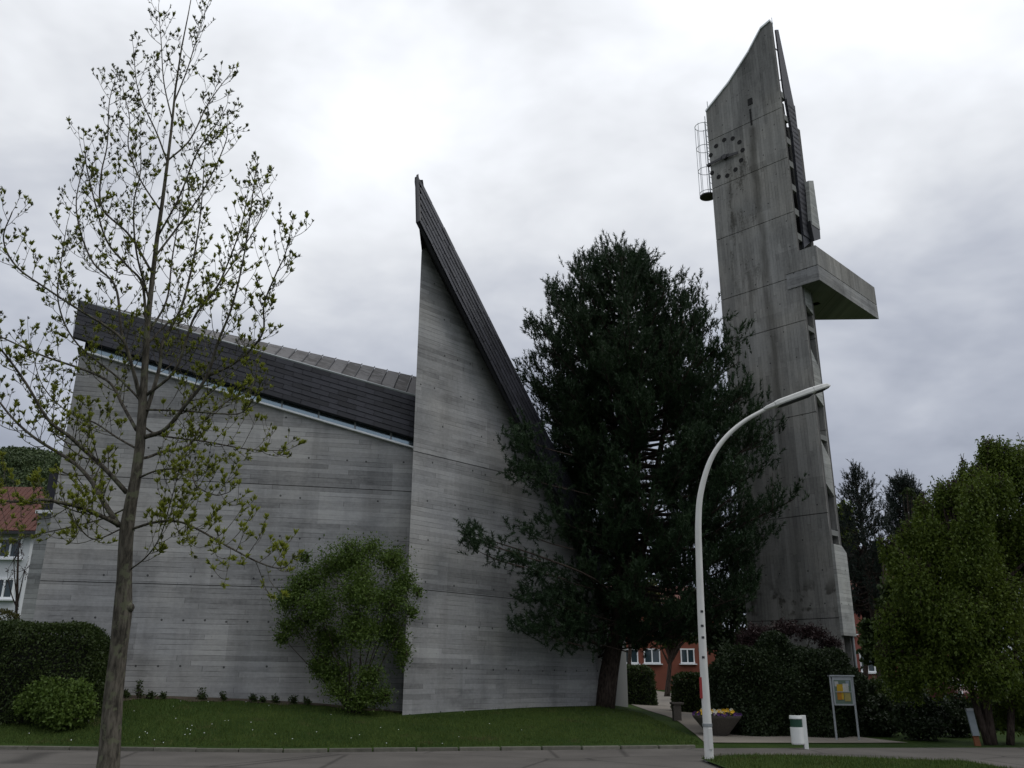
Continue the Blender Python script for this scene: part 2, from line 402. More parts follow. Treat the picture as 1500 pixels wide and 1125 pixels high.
# ------------------------------------------------------------------ church
def clip(poly, z, keep_above):
    out = []
    for i in range(len(poly)):
        a, b = poly[i], poly[(i+1) % len(poly)]; ia = (a[1] >= z) == keep_above; ib = (b[1] >= z) == keep_above
        if ia: out.append(a)
        if ia != ib:
            t = (z-a[1])/(b[1]-a[1]); out.append((a[0]+(b[0]-a[0])*t, z))
    return out
class Plane:
    def __init__(s, o, ang):
        s.o = A(o[0], o[1], 0); a = math.radians(ang); s.d = A(math.cos(a), math.sin(a), 0); s.n = A(s.d[1], -s.d[0], 0)   # n faces the camera
    def px(s, u, v, off=0.):
        p = on_plane(u, v, s.o+s.n*off, s.n); return (float(np.dot(p-s.o, s.d)), float(p[2]))
    def w(s, q, off=0.): return s.o+s.d*q[0]+A(0, 0, q[1])+s.n*off
    def uv(s): return lambda p: (float(np.dot(p-s.o, s.d)), float(p[2]))
def lifts(pl_, poly, joints, thick, mat, parent, gap=.022, core=.05, name='concrete_lift', skew=0.):
    """concrete wall poured in lifts: a core wall plus one proud panel per lift, joints left open"""
    zs = [-5]+list(joints)+[99]; bk = -pl_.n+pl_.d*skew
    cm = MB().prism([pl_.w(q)+bk*core for q in poly], bk*(thick-core)).build('wall', M['conc_joint'], parent, pl_.uv())
    for a, b in zip(zs[:-1], zs[1:]):
        pp = clip(clip(poly, a+gap/2, True), b-gap/2, False)
        if len(pp) > 2: MB().prism([pl_.w(q) for q in pp], bk*core).build(name, mat, cm, pl_.uv())
    return cm
R0 = at_y(597, 862, 28.0)
PR = Plane(R0, 46); PL = Plane(R0+A(0, .8, 0), 12)
church = thing('church', 'angular board-marked concrete church with steep pointed slate roof', 'church', gp(-6, 30))
sL = PL.px(85, 700)[0]
sill0, sill1 = PL.px(119, 515), PL.px(605, 657.5)
k_ = (sill1[1]-sill0[1])/(sill1[0]-sill0[0]); SEND = .42
silz = lambda s: sill0[1]+k_*(s-sill0[0])
jz1 = PL.px(400, 860)[1]; jz2 = PL.px(400, 710)[1]
lifts(PL, [(sL, -.5), (SEND, -.5), (SEND, silz(SEND)), (sL, silz(sL))], [jz1, jz2], .35, M['conc'], church)['label'] = 'long low front wall under the glass band'
# wall right (pointed)
tR = PR.px(620, 356); sR0 = 0.0; sR1 = PR.px(875, 950)[0]; bR = PR.px(875, 848)
jr1 = PR.px(597, 861.5)[1]; jr2 = PR.px(603, 660)[1]
topz = lambda s: tR[1]+(bR[1]-tR[1])*(s-tR[0])/(bR[0]-tR[0])
lifts(PR, [(sR0, -.5), (sR1, -.5), (sR1, topz(sR1)), (tR[0]+.06, topz(tR[0]+.06)), (sR0, tR[1]-.35)], [jr1, jr2], .35, M['conc'], church, skew=1.)['label'] = 'tall pointed wall beside the pine'
sheet('planting_bed', bedf, M['earth'], .012, 90, 4)
# ---- glass band, sill
gt0, gt1 = PL.px(120, 500, .0), PL.px(604, 641, .0)
sof = lambda s: gt0[1]+(gt1[1]-gt0[1])*(s-gt0[0])/(gt1[0]-gt0[0])+.15
MB().prism([PL.w((s, z), .13) for s, z in ((sL-.02, silz(sL)+.003), (SEND, silz(SEND)+.003), (SEND, silz(SEND)+.06), (sL-.02, silz(sL)+.06))], -PL.n*.36).build('window_sill', M['white_metal'], church)
band = MB().prism([PL.w((s, z), -.22) for s, z in ((sL+.05, silz(sL)+.06), (SEND, silz(SEND)+.06), (SEND, sof(SEND)), (sL+.05, sof(sL)))], -PL.n*.03).build('window_band', M['black'], church)
npan = 9; ss = np.linspace(sL+.35, SEND-.05, npan+1)
for i in range(npan):
    a, b = ss[i]+.03, ss[i+1]-.03
    MB().prism([PL.w((s, z), -.05) for s, z in ((a, silz(a)+.063), (b, silz(b)+.063), (b, sof(b)), (a, sof(a)))], -PL.n*.02).build('glass_pane', M['glass_b'], band)
    MB().prism([PL.w((s, z), -.03) for s, z in ((b, silz(b)+.063), (b+.06, silz(b)+.063), (b+.06, sof(b)), (b, sof(b)))], -PL.n*.1).build('mullion', M['grey_metal'], band)
# ---- slate-clad fascias
slate_me = None
def slates(p00, p10, p11, p01, rows, wid, parent, n_hint):
    """lay overlapping slates on the quad p00-p10 (lower edge) p01-p11 (upper edge)"""
    global slate_me
    if slate_me is None:
        o = MB().box((0, 0, 0), (1, 1, 1)).build('slate', M['slate'], parent); slate_me = o.data
        bpy.data.objects.remove(o)
    for r in range(rows):
        f0, f1 = r/rows, (r+1)/rows
        a0 = p00+(p01-p00)*f0; b0 = p10+(p11-p10)*f0; a1 = p00+(p01-p00)*f1
        L = np.linalg.norm(b0-a0); d = (b0-a0)/L; h = np.linalg.norm(np.cross(a1-a0, d)); n = nrm(np.cross(d, a1-a0))
        if np.dot(n, A(0, -1, 0)) < 0: n = -n
        up = nrm(np.cross(n, d)); up = up if np.dot(up, a1-a0) > 0 else -up
        x = -(r % 2)*wid*.5
        while x < L-.03:
            xa, xb = max(x, 0), min(x+wid, L); x += wid
            if xb-xa < .06: continue
            o = link(bpy.data.objects.new('slate', slate_me)); attach(o, parent)
            t = random.uniform(.05, .085)
            c = a0+d*(xa+xb)/2+up*h*.54+n*(.028+random.uniform(0, .01))
            nn = nrm(n+up*.07+d*random.uniform(-.012, .012)); u2 = nrm(np.cross(nn, d)); u2 = u2 if np.dot(u2, up) > 0 else -u2
            d2 = np.cross(u2, nn)
            mm = Matrix.Identity(4); sz = (xb-xa-.014, h*1.06, .022)
            for i in range(3):
                mm[i][0] = d2[i]*sz[0]; mm[i][1] = u2[i]*sz[1]; mm[i][2] = nn[i]*sz[2]; mm[i][3] = c[i]
            o.matrix_basis = mm
def quadbox(pts, off, name, mat, parent): return MB().prism(pts, off).build(name, mat, parent)
OFL = .24
fl0, fl1 = PL.px(107, 494, OFL), PL.px(605, 641.5, OFL); ft0, ft1 = PL.px(115, 441.5, .1), PL.px(607, 581, .1)
ext = lambda a, b, s: (s, a[1]+(b[1]-a[1])*(s-a[0])/(b[0]-a[0]))
FL0 = PL.w(fl0, OFL); FL1 = PL.w(ext(fl0, fl1, .15), OFL); FT0 = PL.w(ft0, .1); FT1 = PL.w(ext(ft0, ft1, .45), .1)
fasc = quadbox([FL0, FL1, FT1, FT0], -PL.n*.16, 'fascia', M['slate_dark'], church)
slates(FL0, FL1, FT1, FT0, 8, .62, fasc, 1)
quadbox([FL0-PL.n*.05, FL1-PL.n*.05, PL.w((SEND, sof(SEND)-.02), -.3), PL.w((sL, sof(sL)-.02), -.3)], A(0, 0, .08), 'soffit', M['soffit'], church)
trim = MB().tube([FT0+A(-.05, 0, .04), FT1+A(0, 0, .04)], .045, 6).build('verge_trim', M['grey_metal'], church)
# ---- pointed roof
OFR = .6
P_up = PR.w(PR.px(611.5, 257.5)); P_lo = PR.w(PR.px(613, 324, OFR), OFR); E_up = PR.w(PR.px(896, 826)); E_lo = PR.w(PR.px(877, 850, OFR), OFR)
fascR = quadbox([P_lo, E_lo, E_up, P_up], -PR.n*.14, 'fascia', M['slate_dark'], church); fascR['label'] = 'steep slate fascia rising to the point'
slates(P_lo, E_lo, E_up, P_up, 7, .92, fascR, 1)
W0 = PR.w((0.02, tR[1]-.3), -.05); W1 = PR.w((sR1, topz(sR1)+.1), -.05); WT = PR.w((tR[0]+.06, topz(tR[0]+.06)+.05), -.05)
sofR = MB(); sofR.prism([P_lo-PR.n*.04, E_lo-PR.n*.04, W1, WT], A(.03, 0, .06)); sofR.build('soffit', M['soffit'], church)
K = A(-2.3, 42, 9.0); G0 = R0*A(1, 1, 0)
MB().prism([P_lo+PR.n*.07, P_lo+PR.n*.07+PR.d*.06, P_up+PR.n*.05+PR.d*.04+A(0, 0, -.12), P_up+PR.n*.05+A(0, 0, .06)], -PR.n*.12).build('end_trim', M['dark_metal'], church)
endp = MB().prism([P_up-PR.n*.01, P_lo-PR.n*.01, W0+A(.02, 0, 0), W0+A(.25, .5, 0)], PR.d*.05).build('fascia_end', M['slate_dark'], church)
MB().tube([P_up+(E_up-P_up)*.006-PR.n*.02, E_up+A(0, 0, .02)], .03, 6).build('verge_trim', M['dark_metal'], church)
MB().prism([P_up-PR.n*.15, E_up-PR.n*.15, K+A(8, 0, -3), K], A(0, 0, -.2)).build('roof', M['slate'], church)['label'] = 'pointed slate roof behind the tall wall'
MB().prism([P_up-PR.n*.15+A(.1, 0, -.1), K+A(-.1, 0, -.1), A(-2.4, 42, 1), A(-2.55, 28.75, 1), A(-2.55, 28.75, 15.)], A(.2, 0, 0)).build('return_wall', M['slate_dark'], church)
# ---- lead roof behind the left fascia
T1y = FT1[1]
Gp = at_y(609, 553, at_y(607, 581, T1y)[1]+1.9); dirg = Gp-FT0; Gp = FT0+dirg*1.07
rb = MB(); rb.add([FT0+A(0, .06, -.03), FT1+A(0, .06, -.03), Gp+A(0, 0, -.03), A(-2.2, 40, 8), A(-13, 38, 9)], [(0, 1, 2), (0, 2, 3, 4)])
roofo = rb.build('roof', M['slate_dark'], church); roofo['label'] = 'low lead-sheeted roof behind the slate fascia'
ns = 26
for i in range(ns):
    t0, t1 = i/ns+.002, (i+1)/ns-.002; sk = .0
    lo = lambda t: FT0+(FT1-FT0)*t+A(0, .07, .0); hi = lambda t: FT0+(Gp-FT0)*min(t, 1.)+A(0, .0, .0)
    a, b, c_, d_ = lo(t0), lo(t1), hi(t1), hi(t0)
    MB().prism([a, b, c_, d_], A(0, -.01, .035)).build('roof_sheet', M['lead'], roofo)
for i in range(1, ns):
    t = i/ns; MB().tube([FT0+(FT1-FT0)*t+A(0, .07, .05), FT0+(Gp-FT0)*t+A(0, 0, .06)], .022, 5).build('standing_seam', M['dark_metal'], roofo)
# ---- hidden sides and back
QR = PR.w((sR1, 0), -.36); QL = PL.w((sL, 0), -.36)
MB().prism([A(QR[0], QR[1], -.5), A(K[0]+8, 42, -.5), A(K[0]+8, 42, 5.8), A(QR[0], QR[1], 5.0)], A(-.3, 0, 0)).build('side_wall', M['conc_p'], church)
MB().prism([A(QL[0], QL[1], -.5), A(-12.6, 38, -.5), A(-12.6, 38, 8.8), A(QL[0], QL[1], silz(sL))], A(.3, 0, 0)).build('side_wall', M['conc_p'], church)
MB().prism([A(-12.6, 38, -.5), A(5.6, 42.3, -.5), A(5.6, 42.3, 5.5), A(-2.3, 40.3, 7.8), A(-12.6, 38, 8.7)], A(0, .3, 0)).build('rear_wall', M['conc_p'], church)
# ---- low wing at the left end
Yw = 28.0; a, b, c_, d_ = at_y(33, 912, Yw), at_y(62, 912, Yw), at_y(86, 752, Yw), at_y(57, 752, Yw)
a[2] = b[2] = 0; a[0] = d_[0]
MB().prism([a, b, c_, d_], A(0, 6, 0)).build('wing_wall', M['conc_p'], church, lambda p: (p[0], p[2]))
q0, q1 = at_y(56, 752, Yw-.05), at_y(80, 752, Yw-.05)
MB().box((q0+q1)/2+A(0, 3, .04), (q1[0]-q0[0]+.1, 6.2, .1)).build('wing_flashing', M['white_metal'], church)
q0, q1, q2 = at_y(63, 747, Yw+.8), at_y(92, 747, Yw+.8), at_y(66, 694, Yw+.8)
MB().prism([q0, q1, A(q1[0], q1[1], q2[2]+.15), A(q0[0], q0[1], q2[2])], A(0, 4, 0)).build('wing_roof', M['slate'], church)

# ------------------------------------------------------------------ bell tower
c0 = at_y(1195, 603, 35.3); PT = Plane(c0, -45); BD = -PT.n      # BD: direction from the front slab to the back slab
tower = thing('bell_tower', 'tall slanting-topped concrete bell tower with clock and jutting platform', 'bell tower', gp(12, 37))
tl = PT.px(1031, 166); tr = PT.px(1127, 32); SLx = -4.0
slope = [(SLx, tl[1]), (SLx+1.4, tl[1]+1.0), (SLx+2.6, tl[1]+2.15), (SLx+3.4, tl[1]+3.15), (-.06, tr[1])]
front = [(SLx, -1.), (0, -1.), (0, PT.px(1143, 158)[1]), (-.06, tr[1])]+slope[-2:0:-1]+[(SLx, tl[1])]
TJ = [PT.px(*q)[1] for q in ((1226, 905), (1209, 751), (1195, 603), (1181, 468), (1171, 403), (1161, 310), (1154, 230), (1143, 158))]
wf = lifts(PT, front, TJ, .2, M['conc_t'], tower, gap=.03, core=.06)
# cap flashing along the slanted top
cap = MB()
for a, b in zip(slope[:-1], slope[1:]):
    cap.prism([PT.w(a, .06), PT.w(b, .06), PT.w((b[0], b[1]+.10), .06), PT.w((a[0], a[1]+.10), .06)], -PT.n*.34)
cap.build('cap_flashing', M['white_metal'], tower)
p = PT.w(slope[0], -.2); MB().tube([p+A(0, 0, -.3), p+A(0, 0, .75)], .02, 5).build('lightning_rod', M['grey_metal'], tower)
p = PT.w(slope[-1], -.2); MB().tube([p+A(0, 0, -.3), p+A(0, 0, .35)], .015, 5).build('lightning_rod', M['grey_metal'], tower)
# slot below the top
a = PT.px(1099, 149); MB().box(PT.w(a, -.02), (.24, .1, .35), (PT.d, PT.n, A(0, 0, 1))).build('drain_slot', M['black'], tower)
a2 = PT.px(1101, 186)
MB().box(PT.w((a[0]-.05, (a[1]+a2[1])/2-.15), -.02), (.09, .06, a[1]-a2[1]-.5), (PT.d, PT.n, A(0, 0, 1))).build('drain_groove', M['black'], tower)
# clock
cc = PT.px(1063, 231)
T3 = lambda: (PT.d, A(0, 0, 1), PT.n)
def disc(c, r, t, name, mat, parent, k=14):
    vs = []
    for z in (0, t):
        for j in range(k):
            q = 2*math.pi*j/k; vs.append(c+PT.d*r*math.cos(q)+A(0, 0, 1)*r*math.sin(q)+PT.n*z)
    mb = MB(); mb.add(vs, [tuple(range(k-1, -1, -1)), tuple(range(k, 2*k))]+[(j, (j+1) % k, (j+1) % k+k, j+k) for j in range(k)]); return mb.build(name, mat, parent)
clock = disc(PT.w(cc, .0), .13, .16, 'clock', M['dark_metal'], tower)
for h in range(12):
    q = math.radians(90-30*h); r = 1.02
    c = PT.w((cc[0]+r*.92*math.cos(q), cc[1]+r*math.sin(q)), 0)
    disc(c, .12, .012, 'hour_hole', M['black'], clock)
for ang, l0, l1, w in ((183, -.25, 1.0, .15), (352, -.2, .75, .17)):
    q = math.radians(ang); d = PT.d*math.cos(q)+A(0, 0, 1)*math.sin(q); e = np.cross(PT.n, d)
    MB().prism([PT.w(cc, .10)+d*l0-e*w*.5, PT.w(cc, .10)+d*l1-e*w*.35, PT.w(cc, .10)+d*l1+e*w*.35, PT.w(cc, .10)+d*l0+e*w*.5], PT.n*.04).build('clock_hand', M['dark_metal'], clock)
# back slab, parallel, a little lower
DEP = 2.15; DEPL = .9
PB = Plane(c0+BD*DEP, -45); tb = PB.px(1143, 43); sB = .02
zq = PT.px(1143, 128)[1]; zpl = PT.px(1204, 409)[1]
lifts(PB, [(SLx, zpl), (-.3, zpl), (-.3, zq-1.), (-1.05, zq-.6), (-1.05, tl[1]+1.6), (SLx, tl[1]-.5)], [j-.6 for j in TJ[4:7]], .3, M['conc_t'], tower, gap=.03)['label'] = 'rear concrete slab of the belfry'
PB2 = Plane(c0+BD*DEPL, -45)
lifts(PB2, [(SLx, -1), (-.06, -1), (-.06, zpl+.3), (SLx, zpl+.3)], [j-.6 for j in TJ[:4]], .2, M['conc_t'], tower, gap=.03)['label'] = 'rear concrete slab of the stair shaft'
# side plane (right-hand flank), between the slabs
class Flank:
    def __init__(s, off=0.): s.o = c0*A(1, 1, 0)+PT.d*off
    def px(s, u, v): p = on_plane(u, v, s.o, PT.d); return (float(np.dot(p-s.o, BD)), float(p[2]))
    def w(s, q, off=0.): return s.o+BD*q[0]+A(0, 0, q[1])+PT.d*off
FK = Flank()
def flank(pixels, off, th, name, mat, parent=tower):
    return MB().prism([FK.w(FK.px(*q) if len(q) == 2 else q[:2], off) for q in pixels], -PT.d*th).build(name, mat, parent, lambda p: (float(np.dot(p-c0, BD)), float(p[2])))
zp1 = PT.px(1171, 372)[1]
# belfry cladding: narrow slate blade rising behind the front slab
bl = [FK.px(*q) for q in ((1139, 42), (1143, 42), (1167, 158), (1180, 265), (1192, 352), (1181, 362), (1163, 200), (1150, 127))]
blade = MB().prism([FK.w(q, -.10) for q in bl], -PT.d*.07).build('belfry_cladding', M['slate'], tower)
for q in range(26):
    f = q/26; zz = bl[4][1]+(bl[2][1]-bl[4][1])*f
    x0 = np.interp(zz, [bl[5][1], bl[6][1], bl[7][1]], [bl[5][0], bl[6][0], bl[7][0]]); x1 = np.interp(zz, [bl[4][1], bl[3][1], bl[2][1]], [bl[4][0], bl[3][0], bl[2][0]])
    MB().prism([FK.w(p_, -.06) for p_ in ((x0+.03, zz), (x1-.03, zz), (x1-.03, zz+.40), (x0+.03, zz+.40))], -PT.d*.04).build('slate', M['slate'], blade)
# louvre bays
lou = MB().prism([FK.w(q, -.45) for q in ((.22, zp1-.2), (1.7, zp1-.2), (1.3, PT.px(1143, 128)[1]), (.22, PT.px(1143, 128)[1]))], -PT.d*.1).build('belfry_opening', M['black'], tower)
ztop = PT.px(1143, 128)[1]; nb = 6
for i in range(nb+1):
    z = zp1+1.2+(ztop-zp1-1.2)*i/nb; MB().prism([FK.w(q, -.14) for q in ((.21, z-.16), (.9, z-.16), (.9, z+.16), (.21, z+.16))], -PT.d*.3).build('louvre_beam', M['conc_p'], tower)
# stays between slab and blade
for z0, dz_ in ((PT.px(1131, 62)[1], 0.), (PT.px(1138, 112)[1], .6)):
    MB().tube([FK.w((.3, z0), -.2), FK.w((1.2, z0+dz_), -.2)], .03, 6).build('stay', M['grey_metal'], tower)
# box on the flank
flank([(1181, 266), (1188, 266), (1198, 338), (1186, 330)], .12, .3, 'sound_box', M['conc_p'])
flank([(1184, 324), (1197, 325), (1199, 351), (1190, 354)], .10, .3, 'sound_box_base', M['dark_metal'])
# jutting platform
Nn = 0.85
zt = PT.px(1200, 358)[1]; zb = PT.px(1204, 409)[1]; zm = PT.px(1201, 387)[1]
Nc = c0*A(1, 1, 0)+PT.d*Nn
Nt = PT.px(1155, 431)[0]
plat_len = 6.1
Q = Nc+BD*plat_len; Lp = Q+A(-6.0, .3, 0)
foot = [Nc+PT.n*.035, Q, Lp, c0*A(1, 1, 0)+PT.d*Nt+BD*1.0, c0*A(1, 1, 0)+PT.d*Nt+PT.n*.035]
uvp = lambda p: (float(np.dot(p-c0, BD)+np.dot(p-c0, PT.d)), float(p[2]))
plat = MB().prism([p_*A(1, 1, 0)+A(0, 0, zb) for p_ in foot], A(0, 0, zm-zb-.015)).build('platform', M['conc'], tower, uvp)
up_ = MB().prism([p_*A(1, 1, 0)+A(0, 0, zm+.015) for p_ in foot], A(0, 0, zt-zm)).build('platform_parapet', M['conc_t'], tower, uvp)
# stair flights visible between the slabs
uvf = lambda p: (float(np.dot(p-c0, BD)), float(p[2]))
for q in (((1187.5, 509), (1203, 541), (1207, 595), (1195.5, 577)), ((1200.5, 643), (1215, 672), (1219.5, 726), (1208, 706)), ((1178, 378), (1190, 405), (1193.5, 462), (1186, 448))):
    pp = [FK.px(*w_) for w_ in q]; x0, x1 = .21, DEPL-.01
    pp = [(x0, pp[0][1]), (x1, pp[1][1]), (x1, pp[2][1]), (x0, pp[3][1])]
    MB().prism([FK.w(p_, -.02) for p_ in pp], -PT.d*.16).build('stair_parapet', M['conc_p'], tower, uvf)
for v_ in (639, 775, 490):
    z = FK.px(1205, v_)[1]; MB().prism([FK.w(p_, -.06) for p_ in ((.21, z-.12), (DEPL-.01, z-.12), (DEPL-.01, z+.1), (.21, z+.1))], -PT.d*2.5).build('stair_landing', M['conc_p'], tower)
MB().prism([FK.w(p_, -.75) for p_ in ((.21, 0), (DEPL-.01, 0), (DEPL-.01, zpl), (.21, zpl))], -PT.d*.2).build('stair_core', M['conc_t'], tower, uvf)
zl0, zl1 = PT.px(1226, 931)[1], PT.px(1218, 797)[1]
MB().prism([FK.w(p_, .12) for p_ in ((-.02, zl0), (1.08, zl0), (1.08, zl1-.25), (.7, zl1), (.0, zl1))], -PT.d*.12).build('entrance_parapet', M['conc_p'], tower, lambda p: (float(np.dot(p-c0, BD)), float(p[2])))
q = FK.w((1.0, 0)); MB().tube([A(q[0], q[1], .1), A(q[0], q[1], zl0)], .05, 8).build('post', M['grey_metal'], tower)
# cage ladder on the left end
lz0, lz1 = PT.px(1034, 284)[1], PT.px(1028, 180)[1]; lc = PT.w((SLx-.42, 0), -.25)
cage = MB().tube([lc+A(0, 0, lz0-.06), lc+A(0, 0, lz0)], .40, 16).build('cage_floor', M['dark_metal'], tower)
for i in range(4):
    z = lz0+.15+(lz1-lz0-.2)*i/3
    MB().tube([lc+A(math.cos(t)*.38, math.sin(t)*.38, z) for t in np.linspace(0, 2*math.pi, 19)], .017, 5).build('cage_hoop', M['grey_metal'], tower)
for i in range(7):
    t = 2*math.pi*i/7+.3; q = lc+A(math.cos(t)*.38, math.sin(t)*.38, 0)
    MB().tube([q+A(0, 0, lz0), q+A(0, 0, lz1)], .014, 5).build('cage_bar', M['grey_metal'], tower)
for s in (-.2, .2):
    q = PT.w((SLx-.10, 0), -.21+s); MB().tube([q+A(0, 0, lz0), q+A(0, 0, lz1+.3)], .02, 6).build('ladder_rail', M['grey_metal'], tower)
for i in range(12):
    z = lz0+.2+i*(lz1-lz0-.2)/11.5; MB().tube([PT.w((SLx-.10, z), -.41), PT.w((SLx-.10, z), -.01)], .013, 5).build('rung', M['grey_metal'], tower)

# ------------------------------------------------------------------ budding tree in front
TY = 11.0
tb0 = at_y(158, 1110, TY)
btree = thing('budding_tree', 'young broadleaf street tree with upright bare branches and opening yellow-green buds', 'tree', (at_y(153, 1190, TY)[0], TY, 0))
def tp(u, v, dy=0.): return at_y(u, v, TY+dy)
trunk_px = [(160, 1105, 31), (166, 1020, 28), (174, 950, 26), (180, 895, 28), (182, 850, 23), (184, 800, 22), (186, 772, 22), (192, 735, 19), (199, 700, 17), (205, 655, 16), (208, 610, 15), (211, 560, 12), (214, 510, 11), (217, 465, 9.5), (223, 410, 8.5), (230, 350, 7.5), (238, 295, 6.6), (245, 240, 5.6), (251, 190, 4.8), (257, 130, 3.8), (266, 70, 2.8), (276, 20, 2), (284, -25, 1.2)]
pxm = lambda w: w*TY/FOC*.46
pts = [at_y(152, 1192, TY), at_y(156, 1150, TY)]+[tp(u, v) for u, v, w in trunk_px]; rad = [.165, .14]+[pxm(w) for u, v, w in trunk_px]
mb = MB().tube(pts, rad, 14); 
for (u, v, r) in ((190, 890, .06), (172, 893, .045)):   # pruning knots
    q = tp(u, v, -.02); mb.lathe(q+A(0, 0, -r), [(.01, 0), (r*.8, r*.4), (r, r), (r*.8, r*1.6), (.01, 2*r)], 8)
mb.build('trunk', M['bark'], btree, smooth=True)
limbs = [  # pixel polyline, start width, end width, depth drift
 ([(176, 770), (157, 760), (120, 744), (91, 737), (64, 732), (20, 735), (-25, 728)], 8, 3, -1.2),
 ([(174, 770), (149, 731), (133, 704), (107, 677), (53, 643), (18, 612), (-15, 570)], 9, 3, .8),
 ([(186, 722), (155, 688), (120, 656), (100, 638), (70, 614), (39, 563), (8, 520), (-20, 490)], 8, 2.5, -.9),
 ([(200, 630), (181, 596), (160, 560), (121, 541), (60, 520), (0, 493), (-30, 480)], 6, 2, 1.3),
 ([(207, 585), (196, 545), (181, 500), (151, 475), (121, 457), (70, 424), (24, 390), (5, 350), (18, 310)], 5.5, 1.8, -1.),
 ([(208, 600), (193, 535), (178, 487), (169, 420), (136, 384), (117, 336), (112, 290), (125, 235)], 6, 1.6, .7),
 ([(214, 470), (208, 415), (187, 390), (157, 354), (140, 300), (127, 245), (124, 215)], 5, 1.4, -.5),
 ([(213, 640), (242, 629), (272, 593), (302, 553), (320, 499), (341, 445), (360, 360), (374, 255)], 8, 1.6, -.8),
 ([(302, 553), (348, 529), (384, 490), (387, 445), (405, 400), (417, 375), (424, 345)], 4, 1.5, -.9),
 ([(193, 775), (227, 765), (261, 764), (291, 776), (333, 800), (373, 821), (400, 831), (415, 832)], 4.5, 1.6, -1.5),
 ([(206, 672), (219, 669), (240, 661), (267, 657), (283, 645), (300, 615), (330, 590), (370, 565), (378, 520)], 5, 1.5, .9),
 ([(203, 700), (232, 689), (275, 688), (288, 712), (315, 725), (333, 722)], 3.6, 1.4, -1.),
 ([(210, 625), (236, 638), (302, 647), (363, 658), (416, 660)], 4, 1.4, .5),
 ([(211, 600), (272, 602), (323, 606), (355, 604), (374, 580)], 3.6, 1.4, -.7),
 ([(211, 615), (233, 541), (239, 499), (263, 457), (278, 405), (287, 360), (295, 300), (300, 225)], 7, 1.5, .6),
 ([(213, 580), (257, 541), (284, 466), (314, 427), (332, 390), (352, 335), (362, 290)], 5.5, 1.5, -.3),
 ([(223, 400), (190, 345), (150, 305), (148, 257), (157, 212), (160, 151), (168, 118)], 4.5, 1.2, .5),
 ([(246, 240), (230, 196), (212, 157), (200, 121), (196, 74)], 3.4, 1.2, -.3),
 ([(246, 235), (278, 205), (302, 157), (320, 130), (334, 112)], 3.4, 1.2, .4),
 ([(232, 345), (262, 290), (288, 225), (312, 190), (330, 160)], 3.6, 1.2, -.5),
 ([(228, 375), (262, 330), (300, 275), (330, 210), (333, 180)], 4, 1.2, .5),
 ([(236, 310), (205, 262), (188, 215), (190, 175), (180, 130)], 3.4, 1.2, .4),
 ([(252, 175), (240, 120), (236, 60), (232, 10)], 2.8, 1, -.2),
 ([(255, 150), (275, 100), (290, 50), (305, 5)], 2.8, 1, .3),
 ([(216, 490), (244, 440), (252, 380), (262, 320), (272, 260)], 4, 1.3, .9),
 ([(220, 445), (200, 370), (196, 300), (206, 250), (205, 200)], 4, 1.2, -.8),
 ([(215, 505), (250, 470), (300, 440), (345, 380), (385, 310), (378, 262)], 4, 1.3, .9),
 ([(177, 775), (140, 790), (118, 775), (108, 755)], 2.6, 1.2, -.7),
 ([(190, 835), (215, 815), (235, 785), (250, 735), (262, 690)], 2.6, 1.2, -.8),
 ([(184, 745), (150, 760), (90, 775), (40, 785), (5, 792)], 3, 1.2, 1.),
 ([(205, 660), (170, 640), (140, 620), (95, 600), (60, 560), (45, 500)], 4, 1.2, 1.1),
 ([(209, 590), (175, 555), (110, 500), (85, 440), (90, 380), (98, 330)], 4, 1.2, -.5),
]
tw = MB(); cl_p = []; cl_d = []; cl_s = []
def twig(p0, d, L, r0, depth, lowz):
    n = 5; pts_ = [p0]; d = nrm(d)
    for i in range(n):
        d = nrm(d+A(0, 0, .20)+rng.normal(size=3)*.08); pts_.append(pts_[-1]+d*L/n)
    tw.tube(pts_, list(np.linspace(r0, max(r0*.55, .0028), n+1)), 4, False)
    cl_p.append(pts_[-1]); cl_d.append(d); cl_s.append(1.)
    for i in range(1, n):     # side buds
        if rng.random() < .55:
            sd = nrm(d*.6+rng.normal(size=3)*.6+A(0, 0, .3)); q = pts_[i]+sd*.045
            tw.tube([pts_[i], q], [.003, .0025], 3, False); cl_p.append(q); cl_d.append(sd); cl_s.append(rng.uniform(.35, .7))
    if depth > 0:
        for i in (2, 3, 4):
            if rng.random() < .75:
                side = nrm(np.cross(d, rng.normal(size=3))); twig(pts_[i], d*.7+side*.9, L*rng.uniform(.35, .6), r0*.6, depth-1, lowz)
for px_l, w0, w1, drift in limbs:
    n = len(px_l); base = [tp(u, v, drift*(i/(n-1))**1.0) for i, (u, v) in enumerate(px_l)]
    cs = curve(base, n*5); rads = np.linspace(pxm(w0), pxm(w1), len(cs))
    MB().tube(cs, list(rads), 8).build('branch', M['bark'], btree, smooth=True)
    L = sum(np.linalg.norm(cs[i+1]-cs[i]) for i in range(len(cs)-1)); acc = 0; nxt = L*.16; side = 1
    for i in range(len(cs)-1):
        acc += np.linalg.norm(cs[i+1]-cs[i])
        if acc > nxt:
            nxt = acc+rng.uniform(.04, .085); side = -side
            d = nrm(cs[i+1]-cs[i]); sv = nrm(np.cross(d, A(0, 1, 0))*side+A(0, rng.normal()*.8, 0))
            twig(cs[i], d*.55+sv*.8+A(0, 0, .15), rng.uniform(.22, .62)*(1.15-.4*acc/L), max(.0045, rads[i]*.35), 1 if rng.random() < .9 else 0, 0)
    twig(cs[-1], cs[-1]-cs[-3], .25, .005, 1, 0)
tw.build('twigs', M['bark'], btree)['kind'] = 'stuff'
cl_p = np.array(cl_p); cl_d = np.array(cl_d); cl_s = np.array(cl_s)
